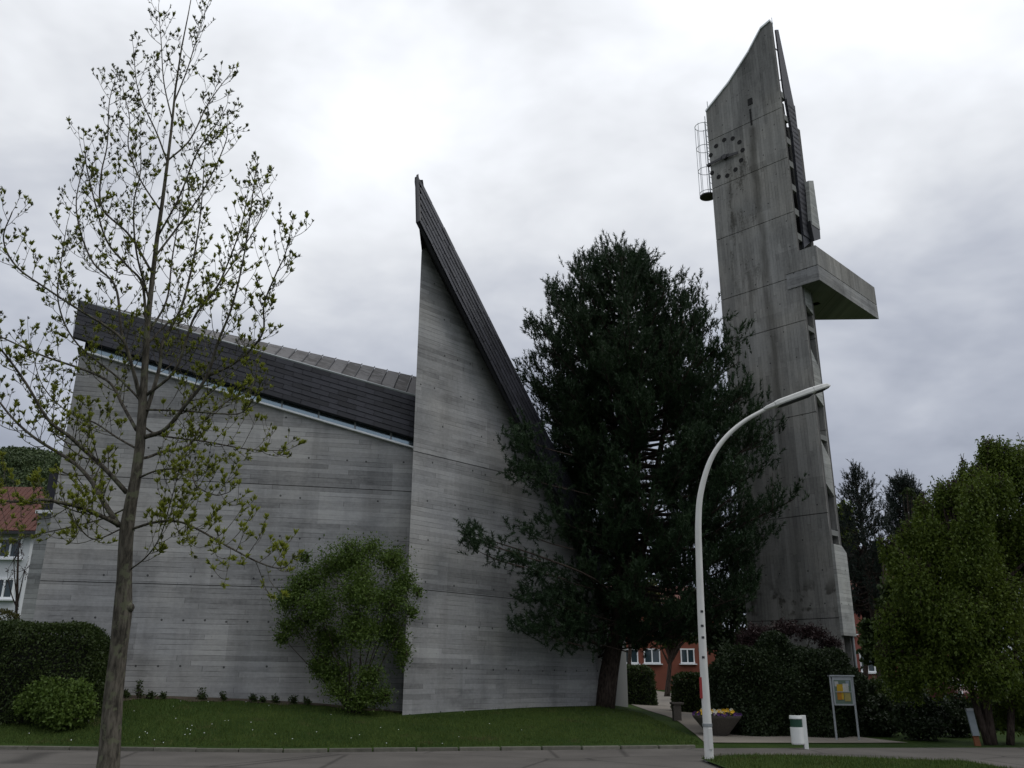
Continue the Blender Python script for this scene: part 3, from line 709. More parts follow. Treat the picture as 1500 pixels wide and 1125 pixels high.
# clusters of small young leaves, larger low in the crown; upper ones coloured darker as silhouettes against the sky
hi = np.clip((cl_p[:, 2]-3.)/7., 0, 1)
def bud_leaves(sel, k, mat, name, lo, hi_):
    P = np.repeat(cl_p[sel], k, 0); D = np.repeat(cl_d[sel], k, 0); s = np.repeat(cl_s[sel], k)
    d = norm_rows(D*.6+unit(len(P))*.72+A(0, 0, .40)); P = P-D*(rng.random(len(P))*.035)[:, None]; V, F = leaf_quads(P-d*.01, d, rng.uniform(lo, hi_, len(P))*s, .30)
    npmesh(name, V, F, mat, btree)['kind'] = 'stuff'
pick = rng.random(len(cl_p)) > hi*.8+.08
bud_leaves(pick, 22, M['bud'], 'leaves', .035, .085); bud_leaves(~pick, 16, M['bud_d'], 'leaf_buds', .025, .060)

# ------------------------------------------------------------------ pines
def inside_church(p, m_=.25):
    """True where a point lies behind the tall wall, i.e. inside the building"""
    q = p-PR.o; s = q@PR.d; nn = q@PR.n
    return (s > -.5) & (s < sR1+.2) & (nn < m_) & (nn > -9) & (p[:, 2] < np.interp(s, [0, sR1], [19.5, 7.]))
def make_pine(name, label, base, zs, left, right, axis, nbr, mat, tuft, stems, seed, avoid=None, needle=18, spread=1.):
    r = np.random.default_rng(seed); root = thing(name, label, 'tree', base)
    trunkm = MB()
    for st in stems: trunkm.tube(curve(st[0], 16), list(np.linspace(st[1], st[2], 16)), 10)
    trunkm.build('trunk', M['bark_d'], root, smooth=True)
    br = MB(); shoots = []; sdir = []
    z0, z1 = zs[0], zs[-1]
    for i in range(nbr):
        t = (i+.5)/nbr; z = z0+(z1-z0)*t**.85
        az = i*2.399963+r.uniform(-.3, .3)
        ca = math.cos(az); Rr = np.interp(z, zs, right) if ca > 0 else np.interp(z, zs, left)
        Rf = .5*(np.interp(z, zs, left)+np.interp(z, zs, right))
        R_ = (abs(ca)*Rr+(1-abs(ca))*Rf)*r.uniform(.82, .97)
        ax = axis(z); rise = np.interp(t, [0, .35, 1], [.05, .3, .9])*R_
        st = ax+A(0, 0, -rise*.75); st[2] = max(st[2], base[2]+1.2)
        st = axis(st[2])
        end = A(ax[0]+ca*R_, ax[1]+math.sin(az)*R_*spread, z)
        mid = st*.5+end*.5+A(0, 0, -.12*R_+r.normal()*.15)
        cs = curve([st, mid, end], 10)
        br.tube(cs, list(np.linspace(.035+.012*R_, .012, 10)), 5, False)
        nsub = int(3+R_*2.6)
        for j in range(nsub):
            f = r.uniform(.30 if t > .6 else .52, 1.) if j else 1.; q = cs[min(int(f*9), 9)]; dd = nrm(cs[min(int(f*9)+1, 9)]-cs[max(int(f*9)-1, 0)])
            sd = nrm(dd*.8+r.normal(size=3)*A(.8, .8, .35)); Ls = r.uniform(.35, .95)*(.55+.2*R_*.5)
            e = q+sd*Ls+A(0, 0, Ls*.35); br.tube([q, (q+e)/2+A(0, 0, -.05), e], [.014, .010, .006], 4, False)
            for h in range(tuft):
                g_ = r.uniform(.25, 1.05); b_ = q+(e-q)*g_+r.normal(size=3)*.16; shoots.append(b_); sdir.append(nrm(sd*.5+A(0, 0, .9)+r.normal(size=3)*.35))
    shoots = np.array(shoots); sdir = np.array(sdir)
    if avoid is not None:
        k_ = ~avoid(shoots); shoots = shoots[k_]; sdir = sdir[k_]
    br.build('branches', M['bark_d'], root)['kind'] = 'stuff'
    n = len(shoots); ln = r.uniform(.25, .5, n)
    P = np.repeat(shoots, needle, 0); D = np.repeat(sdir, needle, 0); L_ = np.repeat(ln, needle)
    P = P+D*(r.random(len(P))*L_)[:, None]
    d = norm_rows(D*.85+unit(len(P))*.7); V, F = needles(P, d, r.uniform(.11, .20, len(P)), .034)
    npmesh('needles', V, F, mat, root)['kind'] = 'stuff'
    return root, n
pb = ground(886, 1036); PY = pb[1]
pv = [955, 930, 905, 870, 830, 790, 750, 700, 650, 600, 555, 522, 488, 455, 428, 402, 380]
pL = [80, 140, 145, 140, 130, 120, 105, 115, 130, 145, 160, 164, 152, 134, 108, 70, 20]
pR = [30, 110, 185, 205, 212, 222, 245, 212, 212, 185, 187, 172, 130, 102, 62, 42, 20]
pz = [at_y(925, v, PY)[2] for v in pv]; mpp = [np.linalg.norm(at_y(926, v, PY)-at_y(925, v, PY)) for v in pv]
def paxis(z):
    v = np.interp(z, pz, pv); u = np.interp(v, [350, 600, 800, 940, 1036], [908, 925, 925, 903, 886]); p = at_y(u, v, PY); return A(p[0], p[1], z)
ppt = lambda u, v, dy=0: at_y(u, v, PY+dy)
stems = [([pb+A(-.05, 0, -.2), ppt(893, 980), ppt(905, 920), ppt(922, 840), ppt(930, 740), ppt(932, 620), ppt(920, 480), ppt(910, 370)], .40, .05),
         ([ppt(904, 925), ppt(905, 850), ppt(908, 740, .2), ppt(898, 620, .4), ppt(880, 500, .5), ppt(868, 430, .6)], .22, .04),
         ([ppt(918, 870), ppt(945, 790, -.2), ppt(962, 690, -.4), ppt(985, 560, -.6), ppt(1000, 470, -.8)], .20, .04)]
pine, npn = make_pine('pine_tree', 'big dense dark green pine standing between church and bell tower', pb, pz, [l*m_ for l, m_ in zip(pL, mpp)], [l*m_*.97 for l, m_ in zip(pR, mpp)], paxis, 250, M['pine'], 9, stems, 11, inside_church, 26)
# low bough reaching over the church wall
bo = MB(); e = [ppt(908, 880)]+[PR.w(PR.px(u, v, o_), o_) for u, v, o_ in ((865, 845, 2.), (790, 815, 1.5), (735, 797, 1.2), (690, 783, 1.))]; bo.tube(curve(e, 14), list(np.linspace(.05, .012, 14)), 6)
sh = []; sd = []
for (u, v, su, sv, k) in ((690, 786, 11, 10, 44), (698, 806, 9, 6, 18), (722, 797, 16, 6, 22), (760, 824, 26, 9, 50), (800, 838, 30, 12, 70), (790, 874, 30, 14, 90), (830, 885, 34, 25, 150), (768, 642, 18, 20, 120), (760, 692, 14, 14, 60), (795, 700, 25, 22, 110), (815, 760, 22, 24, 80), (850, 930, 40, 22, 130), (785, 922, 24, 14, 90), (770, 780, 18, 10, 30)):
    for _ in range(k):
        o_ = .9+abs(rng.normal())*.5; sh.append(PR.w(PR.px(u+rng.normal()*su*.7, v+rng.normal()*sv*.7, o_), o_)); sd.append(nrm(A(-.2, 0, .6)+rng.normal(size=3)*.5))
    bo.tube(curve([PR.w(PR.px(u+70, v+25, 1.6), 1.6), PR.w(PR.px(u+30, v+14, 1.2), 1.2), PR.w(PR.px(u, v, 1.), 1.)], 6), [.025, .022, .02, .016, .012, .008], 4)
bo.build('bough', M['bark_d'], pine)
P = np.repeat(np.array(sh), 40, 0); D = np.repeat(np.array(sd), 40, 0); P = P+D*(rng.random(len(P))*.34)[:, None]
V, F = needles(P, norm_rows(D*.7+unit(len(P))*.8), rng.uniform(.09, .16, len(P)), .028); npmesh('bough_needles', V, F, M['pine'], pine)['kind'] = 'stuff'

# ------------------------------------------------------------------ generic leafy plants
def leafy(name, label, cat, base, clumps, nleaf, lsize, mat, trunk_r=.1, bark='bark', width=.6, droop=0., seed=1, group=None, shell=.55, stems=1, sub=7, twigr=.012, split=0, topf=.86, scat=.085):
    """clumps: list of (centre, radii). Limbs run from the trunk to every clump; leaves gather in small bunches inside the clumps"""
    r = np.random.default_rng(seed); root = thing(name, label, cat, base, group); base = np.asarray(base, float)
    if split:
        cl2 = []
        for c, q in clumps:
            for d in norm_rows(r.normal(size=(split, 3))): cl2.append((c+d*q*r.uniform(.35, .8), q*A(1, 1, 1.3)*r.uniform(.30, .55)))
        clumps = [(c, q*.8) for c, q in clumps]+cl2
    tb_ = MB(); br = MB(); cents = np.array([c for c, _ in clumps]); vol = np.array([np.prod(q) for _, q in clumps])**.75; vol = vol/vol.sum()
    top = base[2]+(cents[:, 2].max()-base[2])*topf; mid = cents.mean(0)
    P = []
    for s in range(stems):
        o_ = A(0, 0, 0) if stems == 1 else A(*(r.normal(size=2)*trunk_r*2.2), 0)
        en = A(mid[0], mid[1], top) if stems == 1 else cents[s % len(cents)]
        tb_.tube(curve([base+o_+A(0, 0, -.1), base+o_*1.5+(en-base)*.35+A(*(r.normal(size=2)*.05), .0), en], 10), list(np.linspace(trunk_r, trunk_r*.25, 10)), 8)
    for (c, q), w in zip(clumps, vol):
        c = np.asarray(c, float); q = np.asarray(q, float)
        if stems == 1:
            f = r.uniform(.25, .6); st = base+(A(mid[0], mid[1], top)-base)*f
            br.tube(curve([st, st*.45+c*.55+A(0, 0, -.1), c], 7), list(np.linspace(trunk_r*.45, twigr, 7)), 6, False)
        nb_ = max(4, int(nleaf*w/sub)); d = unit(nb_); rad = (shell+(1-shell)*r.random(nb_))*np.where(r.random(nb_) < .12, 1.12, 1.)
        pts_ = c+d*rad[:, None]*q
        for k in range(0, nb_, max(1, nb_//14)): br.tube([c, (c+pts_[k])/2+A(0, 0, -.03), pts_[k]], [twigr, twigr*.8, twigr*.5], 4, False)
        P.append(np.repeat(pts_, sub, 0)+r.normal(size=(nb_*sub, 3))*q.mean()*scat)
    P = np.concatenate(P)
    if droop: P[:, 2] -= r.random(len(P))*droop*.6
    tb_.build('trunk', M[bark], root, smooth=True); br.build('branches', M[bark], root)['kind'] = 'stuff'
    ok = P[:, 2] > tz(P[:, 0], P[:, 1])+.02; P = P[ok]
    d = norm_rows(unit(len(P))+A(0, 0, -droop)); V, F = leaf_quads(P, d, r.uniform(.6, 1.25, len(P))*lsize, width)
    npmesh('crown', V, F, M[mat], root)['kind'] = 'stuff'
    return root
def clumps_px(lst, Y): # (u, v, ru, rv, dy) pixel ellipses at depth Y
    out = []
    for u, v, ru, rv, dy in lst:
        c = at_y(u, v, Y+dy); k = np.linalg.norm(at_y(u+1, v, Y+dy)-c); out.append((c, A(ru*k, max(ru, rv)*k*.8, rv*k)))
    return out
# shrub before the church wall
sbp = ground(520, 1046)
lst = [(455, 850, 30, 26, 0), (490, 825, 34, 26, .3), (530, 815, 34, 24, -.3), (575, 822, 30, 26, 0), (595, 850, 16, 26, .2), (425, 880, 28, 22, -.2), (470, 890, 34, 30, -.5), (520, 870, 40, 36, -.6), (570, 880, 34, 34, -.2), (600, 895, 17, 16, -.3), (430, 915, 28, 20, .1), (475, 940, 30, 26, .2), (530, 925, 40, 32, -.6), (575, 930, 24, 28, .1), (415, 935, 16, 10, 0), (500, 985, 30, 24, .0), (545, 990, 28, 24, -.2), (520, 1022, 34, 16, -.2), (490, 1010, 20, 20, -.3), (555, 1022, 24, 18, .0), (470, 970, 18, 24, .2), (590, 960, 14, 22, .2), (445, 815, 8, 14, 0), (612, 870, 8, 12, -.2)]
leafy('shrub', 'loose green multi-stemmed shrub against the church wall', 'shrub', sbp, clumps_px(lst, sbp[1]), 46000, .085, 'shrub', .03, 'bark_d', .5, seed=3, stems=18, shell=.05, sub=3, split=3, scat=.42)
# clipped hedge at far left with a rounded bush in front
def hedge(name, label, x0, x1, y0, y1, z1, nleaf, lsize, mat, seed, group=None, round_=.35, cat='hedge', zfun=None, lumps=.05):
    r = np.random.default_rng(seed); root = thing(name, label, cat, gp((x0+x1)/2, (y0+y1)/2), group)
    nx, nz = 26, 14; V = []; k = 40
    c = A((x0+x1)/2, (y0+y1)/2, 0); hx, hy = (x1-x0)/2, (y1-y0)/2; zb = tz(c[0], c[1])-.1
    def surf(a, t):   # a around, t up
        ca, sa = math.cos(a), math.sin(a); p = 5.
        s = (abs(ca)**p+abs(sa)**p)**(-1/p); sh = (1-t**5)**.25 if t < 1 else 0.
        zz = z1 if zfun is None else zfun(c[0]+hx*ca*s)
        return A(c[0]+hx*ca*s*sh, c[1]+hy*sa*s*sh, zb+(zz-zb)*t)
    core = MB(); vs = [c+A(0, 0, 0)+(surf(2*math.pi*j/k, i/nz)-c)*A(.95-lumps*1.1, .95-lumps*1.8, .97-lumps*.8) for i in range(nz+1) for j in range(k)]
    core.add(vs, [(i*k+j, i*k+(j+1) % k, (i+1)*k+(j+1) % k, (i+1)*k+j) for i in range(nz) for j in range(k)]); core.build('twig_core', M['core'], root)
    U = r.random(nleaf)*2*math.pi; T = r.random(nleaf)**1.1; P = np.array([surf(a, t) for a, t in zip(U, T)])
    nt_ = nleaf//3; xs = r.uniform(-1, 1, nt_); ys = r.uniform(-1, 1, nt_)
    zz = np.array([z1 if zfun is None else zfun(c[0]+hx*q) for q in xs])
    P = np.concatenate([P, np.stack([c[0]+hx*xs*.97, c[1]+hy*ys*.97, zz-(np.maximum(abs(xs), abs(ys))**6)*(z1-zb)*.22], 1)])
    lump = np.sin(P[:, 0]*3.1+seed)*np.sin(P[:, 2]*2.7+1)*np.cos(P[:, 1]*3.3)
    P = P+unit(len(P))*r.uniform(0, .10, len(P))[:, None]+(P-c)*A(lumps, lumps*1.6, lumps*.6)*lump[:, None]
    d = norm_rows(unit(len(P))+(P-A(c[0], c[1], (zb+z1)/2))*A(.2, .2, .3)); V, F = leaf_quads(P, d, r.uniform(.6, 1.3, len(P))*lsize, .55)
    npmesh('foliage', V, F, M[mat], root)['kind'] = 'stuff'
    return root
h0 = at_y(-60, 940, 24.6); h1 = at_y(153, 940, 24.6); hz = at_y(80, 916, 24.6)[2]
hedge('hedge', 'dark clipped hedge at the left corner of the church', h0[0], h1[0], 24.0, 25.6, hz, 34000, .075, 'hedge', 5)
bp = ground(88, 1068)
leafy('bush', 'rounded leafy bush in front of the clipped hedge', 'bush', bp, clumps_px([(85, 1035, 36, 28, 0), (45, 1030, 24, 22, .2), (110, 1020, 28, 24, .1), (75, 1012, 34, 20, .2), (95, 1052, 30, 16, -.2), (125, 1040, 16, 20, 0)], bp[1]), 12000, .09, 'shrub', .02, 'bark_d', .6, seed=6, stems=6, shell=.35)
h0 = at_y(-60, 905, 33); h1 = at_y(30, 905, 33); hz = at_y(10, 898, 33)[2]
hedge('hedge', 'yellowish hedge in front of the white house', h0[0], h1[0], 32.6, 33.6, hz, 4000, .08, 'hedge_y', 8)
# tall dark hedge at the tower foot
h0 = at_y(1050, 1000, 29.5); h1 = at_y(1246, 1000, 29.5); z_a = at_y(1050, 930, 29.5)[2]; z_b = at_y(1240, 950, 29.5)[2]
hedge('hedge', 'tall dark hedge at the foot of the bell tower', h0[0], h1[0], 28.4, 31.2, max(z_a, z_b), 70000, .095, 'hedge_t', 9, lumps=.13, zfun=lambda x_: z_a+(z_b-z_a)*(x_-h0[0])/(h1[0]-h0[0])-.25+.28*math.sin(x_*2.3)+.18*math.sin(x_*5.1+1))
cb = A((h0[0]+h1[0])/2+.3, 31.4, 0); cb = gp(cb[0], cb[1])
leafy('copper_shrub', 'dark reddish spiky shrub poking above the tower hedge', 'shrub', cb, clumps_px([(1110, 930, 26, 16, 0), (1150, 922, 26, 14, 0), (1190, 928, 24, 14, 0), (1215, 945, 20, 14, 0), (1095, 945, 20, 20, 0)], 31.3), 9000, .12, 'copper', .03, 'bark_d', .3, seed=13, stems=9, shell=.2)
# low green cover right of the notice board
for i, (u, v, Y, w, h_, s_, lab) in enumerate(((1290, 1072, 29.5, 34, 38, 21, 'low dark shrub right beside the notice board'), (1350, 1076, 28, 42, 42, 22, 'low dark spreading shrub between notice board and hornbeam'), (1405, 1072, 29.5, 36, 38, 23, 'low dark shrub behind the slanted info panel'), (1310, 1030, 33, 50, 30, 24, 'far bright-topped shrub behind the notice board shrubs'), (1255, 1040, 32.5, 26, 40, 25, 'dark shrub behind the notice board'), (1475, 1070, 33, 50, 62, 26, 'tall dark shrub behind the hornbeam trunks'), (1540, 1075, 32, 50, 66, 27, 'dark shrub past the hornbeam at the street edge'))):
    b_ = gp(*at_y(u, v, Y)[:2]); leafy('low_shrub', lab, 'shrub', b_, clumps_px([(u-w*.4, v-h_*.6, w*.6, h_*.6, 0), (u+w*.4, v-h_*.65, w*.6, h_*.6, .2), (u, v-h_*.9, w*.6, h_*.5, .3), (u, v-h_*.3, w*.9, h_*.45, -.3)], Y), 7000, .11, 'hedge_t' if i != 3 else 'hedge', .02, 'bark_d', .6, seed=s_, stems=5, shell=.4, group='low shrubs right of the path')
# hornbeam on the right
hb = gp(*at_y(1452, 1090, 26.5)[:2])
lst = [(1490, 690, 60, 55, 0), (1440, 720, 50, 50, -.6), (1400, 740, 45, 45, .4), (1365, 790, 50, 55, 0), (1330, 840, 42, 50, -.4), (1420, 810, 65, 65, -.8), (1480, 800, 60, 70, .3), (1540, 780, 70, 90, 0), (1345, 900, 50, 45, .3), (1310, 905, 28, 40, 0), (1400, 900, 60, 55, -1.), (1465, 900, 60, 60, -1.), (1530, 920, 60, 70, 0), (1375, 965, 55, 36, -.3), (1330, 955, 36, 30, .2), (1440, 975, 55, 40, -.8), (1500, 990, 50, 45, -.3), (1300, 950, 18, 26, .3), (1460, 655, 34, 26, 0), (1320, 985, 34, 26, .4), (1490, 1030, 44, 26, .6), (1420, 690, 30, 26, .2), (1325, 790, 24, 30, .2), (1385, 715, 26, 26, 0),  (1352, 745, 20, 26, .2), (1300, 800, 14, 22, 0), (1550, 690, 60, 60, .3)]
hbt = leafy('hornbeam_tree', 'broad bright green tree hanging over the street on the right', 'tree', hb, clumps_px(lst, 26.5), 230000, .10, 'horn', .17, 'bark_d', .5, droop=.9, seed=31, shell=.3, sub=9, split=6, scat=.05)
for u0, u1 in ((1436, 1395), (1468, 1500)):
    p0 = gp(*at_y(u0+12, 1092, 26.4)[:2]); MB().tube(curve([p0, at_y((u0+u1)/2, 980, 26.5), at_y(u1, 850, 26.5)], 10), list(np.linspace(.11, .04, 10)), 8).build('trunk', M['bark_d'], hbt, smooth=True)
# background trees
def bgtree(name, label, u, vb, Y, lst, n, ls, mat, seed, tr=.2, **kw):
    b_ = gp(*at_y(u, vb, Y)[:2]); return leafy(name, label, 'tree', b_, clumps_px(lst, Y), n, ls, mat, tr, 'bark_d', .6, seed=seed, split=4, shell=.2, **kw)
bgtree('leafy_tree', 'fresh light green tree just right of the bell tower', 1236, 985, 62, [(1232, 765, 22, 28, 0), (1246, 790, 20, 30, 1), (1225, 800, 20, 34, 0), (1240, 830, 24, 24, 0)], 9000, .36, 'lime', 41)
bgtree('copper_tree', 'dark purplish tree low beside the bell tower', 1262, 985, 56, [(1258, 835, 24, 30, 0), (1280, 850, 22, 30, 1), (1268, 880, 28, 26, 0), (1285, 815, 16, 20, 0), (1290, 905, 26, 30, 0)], 10000, .32, 'copper', 42)
bgtree('leafy_tree', 'dull green tree in front of the red building', 1290, 985, 50, [(1275, 925, 24, 26, 0), (1300, 935, 24, 26, 0), (1288, 960, 34, 22, 0), (1310, 890, 30, 34, 0), (1340, 800, 22, 40, 2)], 12000, .3, 'hedge', 43)
bgtree('bare_tree', 'thin sparsely leafed tree top beside the far pine', 1333, 985, 48, [(1328, 722, 9, 14, 0), (1340, 735, 10, 18, 0), (1333, 765, 14, 20, 0)], 160, .16, 'hedge', 44, tr=.1)
def small_pine(u, vt, vb, half, Y, label, seed, lean=0):
    b_ = gp(*at_y(u, 990, Y)[:2]); vs = np.linspace(vb, vt, 8); zs_ = [at_y(u, v, Y)[2] for v in vs]; k = Y/FOC*1.03
    pr_ = np.array([.75, 1., 1., .92, .8, .62, .42, .08])*half*k
    ax = lambda z: A(b_[0], Y, z)
    return make_pine('far_pine_tree', label, b_, zs_, list(pr_), list(pr_), ax, 70, M['pine2'], 6, [([b_, A(b_[0], Y, zs_[3]), A(b_[0], Y, zs_[-1])], .22, .04)], seed, None, 18)
small_pine(1290, 694, 900, 48, 54, 'dark bluish pine rising behind the right-hand trees', 51)
small_pine(1362, 706, 800, 30, 58, 'dark pine tip peeping over the hornbeam crown', 52)
bgtree('leafy_tree', 'tan-leaved tree seen between the pine trunks', 918, 985, 66, [(918, 775, 18, 30, 0), (930, 820, 22, 26, 0), (945, 870, 30, 30, 0)], 4000, .38, 'hedge_y', 45)
bgtree('leafy_tree', 'shaded green tree beside the red house window', 975, 985, 60, [(965, 905, 30, 26, 0), (990, 900, 30, 30, 0), (978, 935, 20, 18, 0), (1010, 920, 22, 24, 0)], 8000, .28, 'hedge', 46)
bgtree('leafy_tree', 'leafy tree filling the gap behind the lamp post', 1060, 985, 52, [(1040, 900, 40, 40, 0), (1080, 880, 40, 44, 0), (1060, 940, 44, 30, 0), (1110, 930, 34, 34, 0)], 10000, .28, 'hedge_t', 47)
for u0, u1, vt, Y, lab in ((898, 960, 976, 46, 'clipped low hedge by the path in front of the red house'), (990, 1046, 988, 41, 'second low hedge beside the gap in the path')):
    a, b = at_y(u0, 990, Y), at_y(u1, 990, Y); hedge('hedge', lab, a[0], b[0], Y, Y+1.4, at_y(u0, vt, Y)[2], 7000, .11, 'hedge', int(u0))
# young bare tree by the white house
b_ = gp(*at_y(27, 930, 34)[:2]); bt = leafy('sapling', 'thin bare sapling in front of the white house', 'tree', b_, clumps_px([(20, 820, 14, 22, 0), (36, 835, 12, 24, 0), (12, 850, 12, 18, 0), (28, 795, 12, 16, 0)], 34), 260, .07, 'copper', .07, 'bark_d', .5, seed=61)
# weeds along the foot of the wall
for i, (u, v, w, h_) in enumerate(((186, 1018, 10, 13), (205, 1012, 9, 24), (222, 1020, 10, 10), (240, 1022, 8, 8), (296, 1022, 11, 14), (327, 1026, 7, 12), (370, 1027, 8, 12), (384, 1030, 6, 8), (402, 1030, 8, 10), (428, 1032, 9, 11), (448, 1034, 8, 9))):
    s_ = PL.px(u, v)[0]; q = PL.w((s_, 0), .35); q = gp(q[0], q[1]); k = q[1]/FOC
    leafy('weed', 'tallest dark weed at the foot of the long church wall' if i == 1 else 'small dark weed growing at the foot of the long church wall', 'weed', q, [(q+A(0, 0, h_*k*.5), A(w*k*.6, .14, h_*k*.55)), (q+A(w*k*.4, 0, h_*k*.3), A(w*k*.5, .14, h_*k*.35))], 150, .085, 'hedge', .008, 'bark_d', .45, seed=70+i, stems=4, shell=.1, sub=2, group='weeds at the wall foot')

# ------------------------------------------------------------------ lawn grass and daisies
def scatter_lawn(n):
    x = rng.uniform(-22, 5.5, n); t = rng.uniform(.05, 1, n)**1.15
    yk = kerb_y(x); ye = np.where(x < R0[0], PL.o[1]+(x-PL.o[0])*math.tan(math.radians(12))-.5, R0[1]+(x-R0[0])*math.tan(math.radians(46))-.45); y = yk+(ye-yk)*t+.02
    return x, y
x, y = scatter_lawn(110000)
onpath = np.zeros(len(x), bool); plx = np.array(pl)
lim = np.interp(y, plx[:, 1], plx[:, 0], left=6., right=plx[-1, 0]); keep = x < lim-.15
x = x[keep]; y = y[keep]
P = np.stack([x, y, tz(x, y)-.01], 1); d = norm_rows(A(0, 0, 1)+unit(len(P))*.55)
V, F = needles(P, d, rng.uniform(.035, .10, len(P))*np.where(rng.random(len(P)) < .06, 1.9, 1.), .014)
tag(npmesh('lawn_grass', V, F, M['grass']), 'short green lawn grass in front of the church', 'grass', kind='stuff')
x = rng.uniform(4.35, 9.9, 16000); y = rng.uniform(17, 22.2, 16000); a = (x-4.3)/5.6
top = np.where(a < .87, 20.5+1.15*np.sin(math.pi*np.minimum(a*1.15, 1)**.7), 20.5); k = y < top; x = x[k]; y = y[k]
V, F = needles(np.stack([x, y, tz(x, y)+.05], 1), norm_rows(A(0, 0, 1)+unit(len(x))*.5), rng.uniform(.04, .10, len(x)), .014)
tag(npmesh('verge_grass', V, F, M['grass']), 'short grass on the verge around the lamp post', 'grass', kind='stuff')
x, y = scatter_lawn(150); keep = (x > -11.5) & (x < 2.5) & (rng.random(150) < np.interp(x, [-11, -8, -2, 2], [1, 1, .35, .2])); x = x[keep]; y = y[keep]
ds = MB()
for a, b in zip(x, y):
    c = gp(a, b)+A(0, 0, .07); s = random.uniform(.010, .019); ds.add([c+A(s*math.cos(t), s*math.sin(t)*.9, .008*math.sin(t*2)) for t in np.linspace(0, 2*math.pi, 7)[:-1]], [(0, 1, 2, 3, 4, 5)])
tag(ds.build('daisies', M['white_metal']), 'scattered tiny white daisies in the lawn', 'daisy', kind='stuff')

# ------------------------------------------------------------------ street lamp
LY = 20.4; lpost = at_y(1039, 1112, LY); lamp = thing('street_lamp', 'white curved street lamp on the grass verge', 'street lamp', (lpost[0], LY, .05))
M['lamp'] = simple('lamp_paint', (.60, .60, .58), .5, .16, 3.); M['red'] = simple('red_tape', (.30, .03, .03), .6)
lq = [(1039, 1115), (1036, 1060), (1031, 980), (1027, 900), (1024, 820), (1023, 765), (1026.5, 722), (1040, 676), (1061, 643), (1089, 618), (1121, 599.5)]
lw = [.10, .095, .088, .082, .076, .072, .068, .062, .055, .050, .046]
cs = curve([A(lpost[0], LY, -.05)]+[at_y(u, v, LY) for u, v in lq[1:]], 70)
MB().tube(cs, list(np.interp(np.linspace(0, 1, 70), np.linspace(0, 1, 11), lw)), 14).build('post', M['lamp'], lamp, smooth=True)
q = at_y(1036, 1062, LY); MB().tube([q+A(0, 0, -.03), q+A(0, 0, .03)], .108, 14).build('collar', M['grey_metal'], lamp)
MB().box(at_y(1039.5, 1082, LY)+A(.0, -.10, 0), (.09, .02, .42)).build('service_door', M['lamp'], lamp, bevel=.006)
ha, hb_ = at_y(1119, 600.5, LY), at_y(1216, 565, LY); hd = nrm(hb_-ha); hu = nrm(np.cross(A(0, 1, 0), -hd)); hu = hu if hu[2] > 0 else -hu
HL = np.linalg.norm(hb_-ha)
def headshell(a, b, prof, name, mat, zoff=0):
    mb = MB(); k = 12; vs = []
    for f, w, h_ in prof:
        c = ha+hd*HL*(a+(b-a)*f)+hu*zoff
        for j in range(k):
            t = 2*math.pi*j/k; ct, st = math.cos(t), math.sin(t)
            vs.append(c+A(0, 1, 0)*w*np.sign(ct)*abs(ct)**.7+hu*h_*(np.sign(st)*abs(st)**.6 if st > 0 else st*.45))
    n_ = len(prof); mb.add(vs, [(i*k+j, i*k+(j+1) % k, (i+1)*k+(j+1) % k, (i+1)*k+j) for i in range(n_-1) for j in range(k)]+[tuple(range(k-1, -1, -1)), tuple(range((n_-1)*k, n_*k))])
    return mb.build(name, mat, lamp, smooth=False)
headshell(0, .16, [(0, .055, .05), (.3, .075, .075), (1, .10, .095)], 'neck', M['lamp'])
headshell(.165, .74, [(0, .105, .10), (.1, .125, .12), (.9, .135, .125), (1, .13, .12)], 'lamp_head', M['lamp'], .0)
headshell(.745, 1., [(0, .13, .12), (.5, .12, .11), (.85, .085, .08), (1, .03, .03)], 'nose_cap', M['lamp'])
headshell(.20, .72, [(0, .08, .06), (.1, .11, .11), (.9, .115, .12), (1, .09, .06)], 'lens', M['dark_metal'], -.035)
headshell(.76, .97, [(0, .11, .08), (.5, .10, .09), (1, .03, .03)], 'nose_underside', M['dark_metal'], -.03)
for u, v in ((1028.5, 896), (1029, 917), (1030, 934), (1030.5, 963)):
    MB().box(at_y(u-1.5, v, LY)+A(0, -.083, 0), (.06, .012, .05)).build('sticker', M['dark_metal'], lamp)
q0, q1 = at_y(1030.5, 992, LY), at_y(1032, 1023, LY); MB().tube([q1+A(-.055, -.012, 0), q0+A(-.055, -.012, 0)], [.045, .043], 10).build('reflective_tape', M['red'], lamp)

# ------------------------------------------------------------------ notice board
nb_ = gp(*at_y(1237, 1071, 27.5)[:2]); NY = nb_[1]; board = thing('notice_board', 'grey metal notice board with colourful posters on two posts', 'notice board', nb_)
x0, x1 = at_y(1221, 1040, NY)[0], at_y(1252, 1040, NY)[0]; zt_, zb_ = at_y(1235, 991, NY)[2], at_y(1235, 1034, NY)[2]; yaw = .12
bx = lambda t, z, o=0: A(x0+(x1-x0)*t+o*.12, NY-yaw*(x1-x0)*t-o, z)
ax_ = (nrm(bx(1, 0)-bx(0, 0)), nrm(A(.12, -1, 0)), A(0, 0, 1)); wB = np.linalg.norm(bx(1, 0)-bx(0, 0))
for t in (0, 1): MB().tube([bx(t, tz(x0, NY)-.1), bx(t, zt_)], .032, 8).build('post', M['grey_metal'], board)
MB().box((bx(.5, (zt_+zb_)/2)), (wB-.07, .06, zt_-zb_-.02), ax_).build('case', M['grey_metal'], board, bevel=.008)
MB().box((bx(.5, zt_+.02)), (wB+.09, .14, .04), ax_).build('roof_strip', M['grey_metal'], board)
back_ = MB().box((bx(.5, (zt_+zb_)/2-.02, .034)), (wB-.15, .012, zt_-zb_-.16), ax_).build('pin_panel', simple('green_felt', (.10, .14, .11), .9), board)
zc = (zt_+zb_)/2
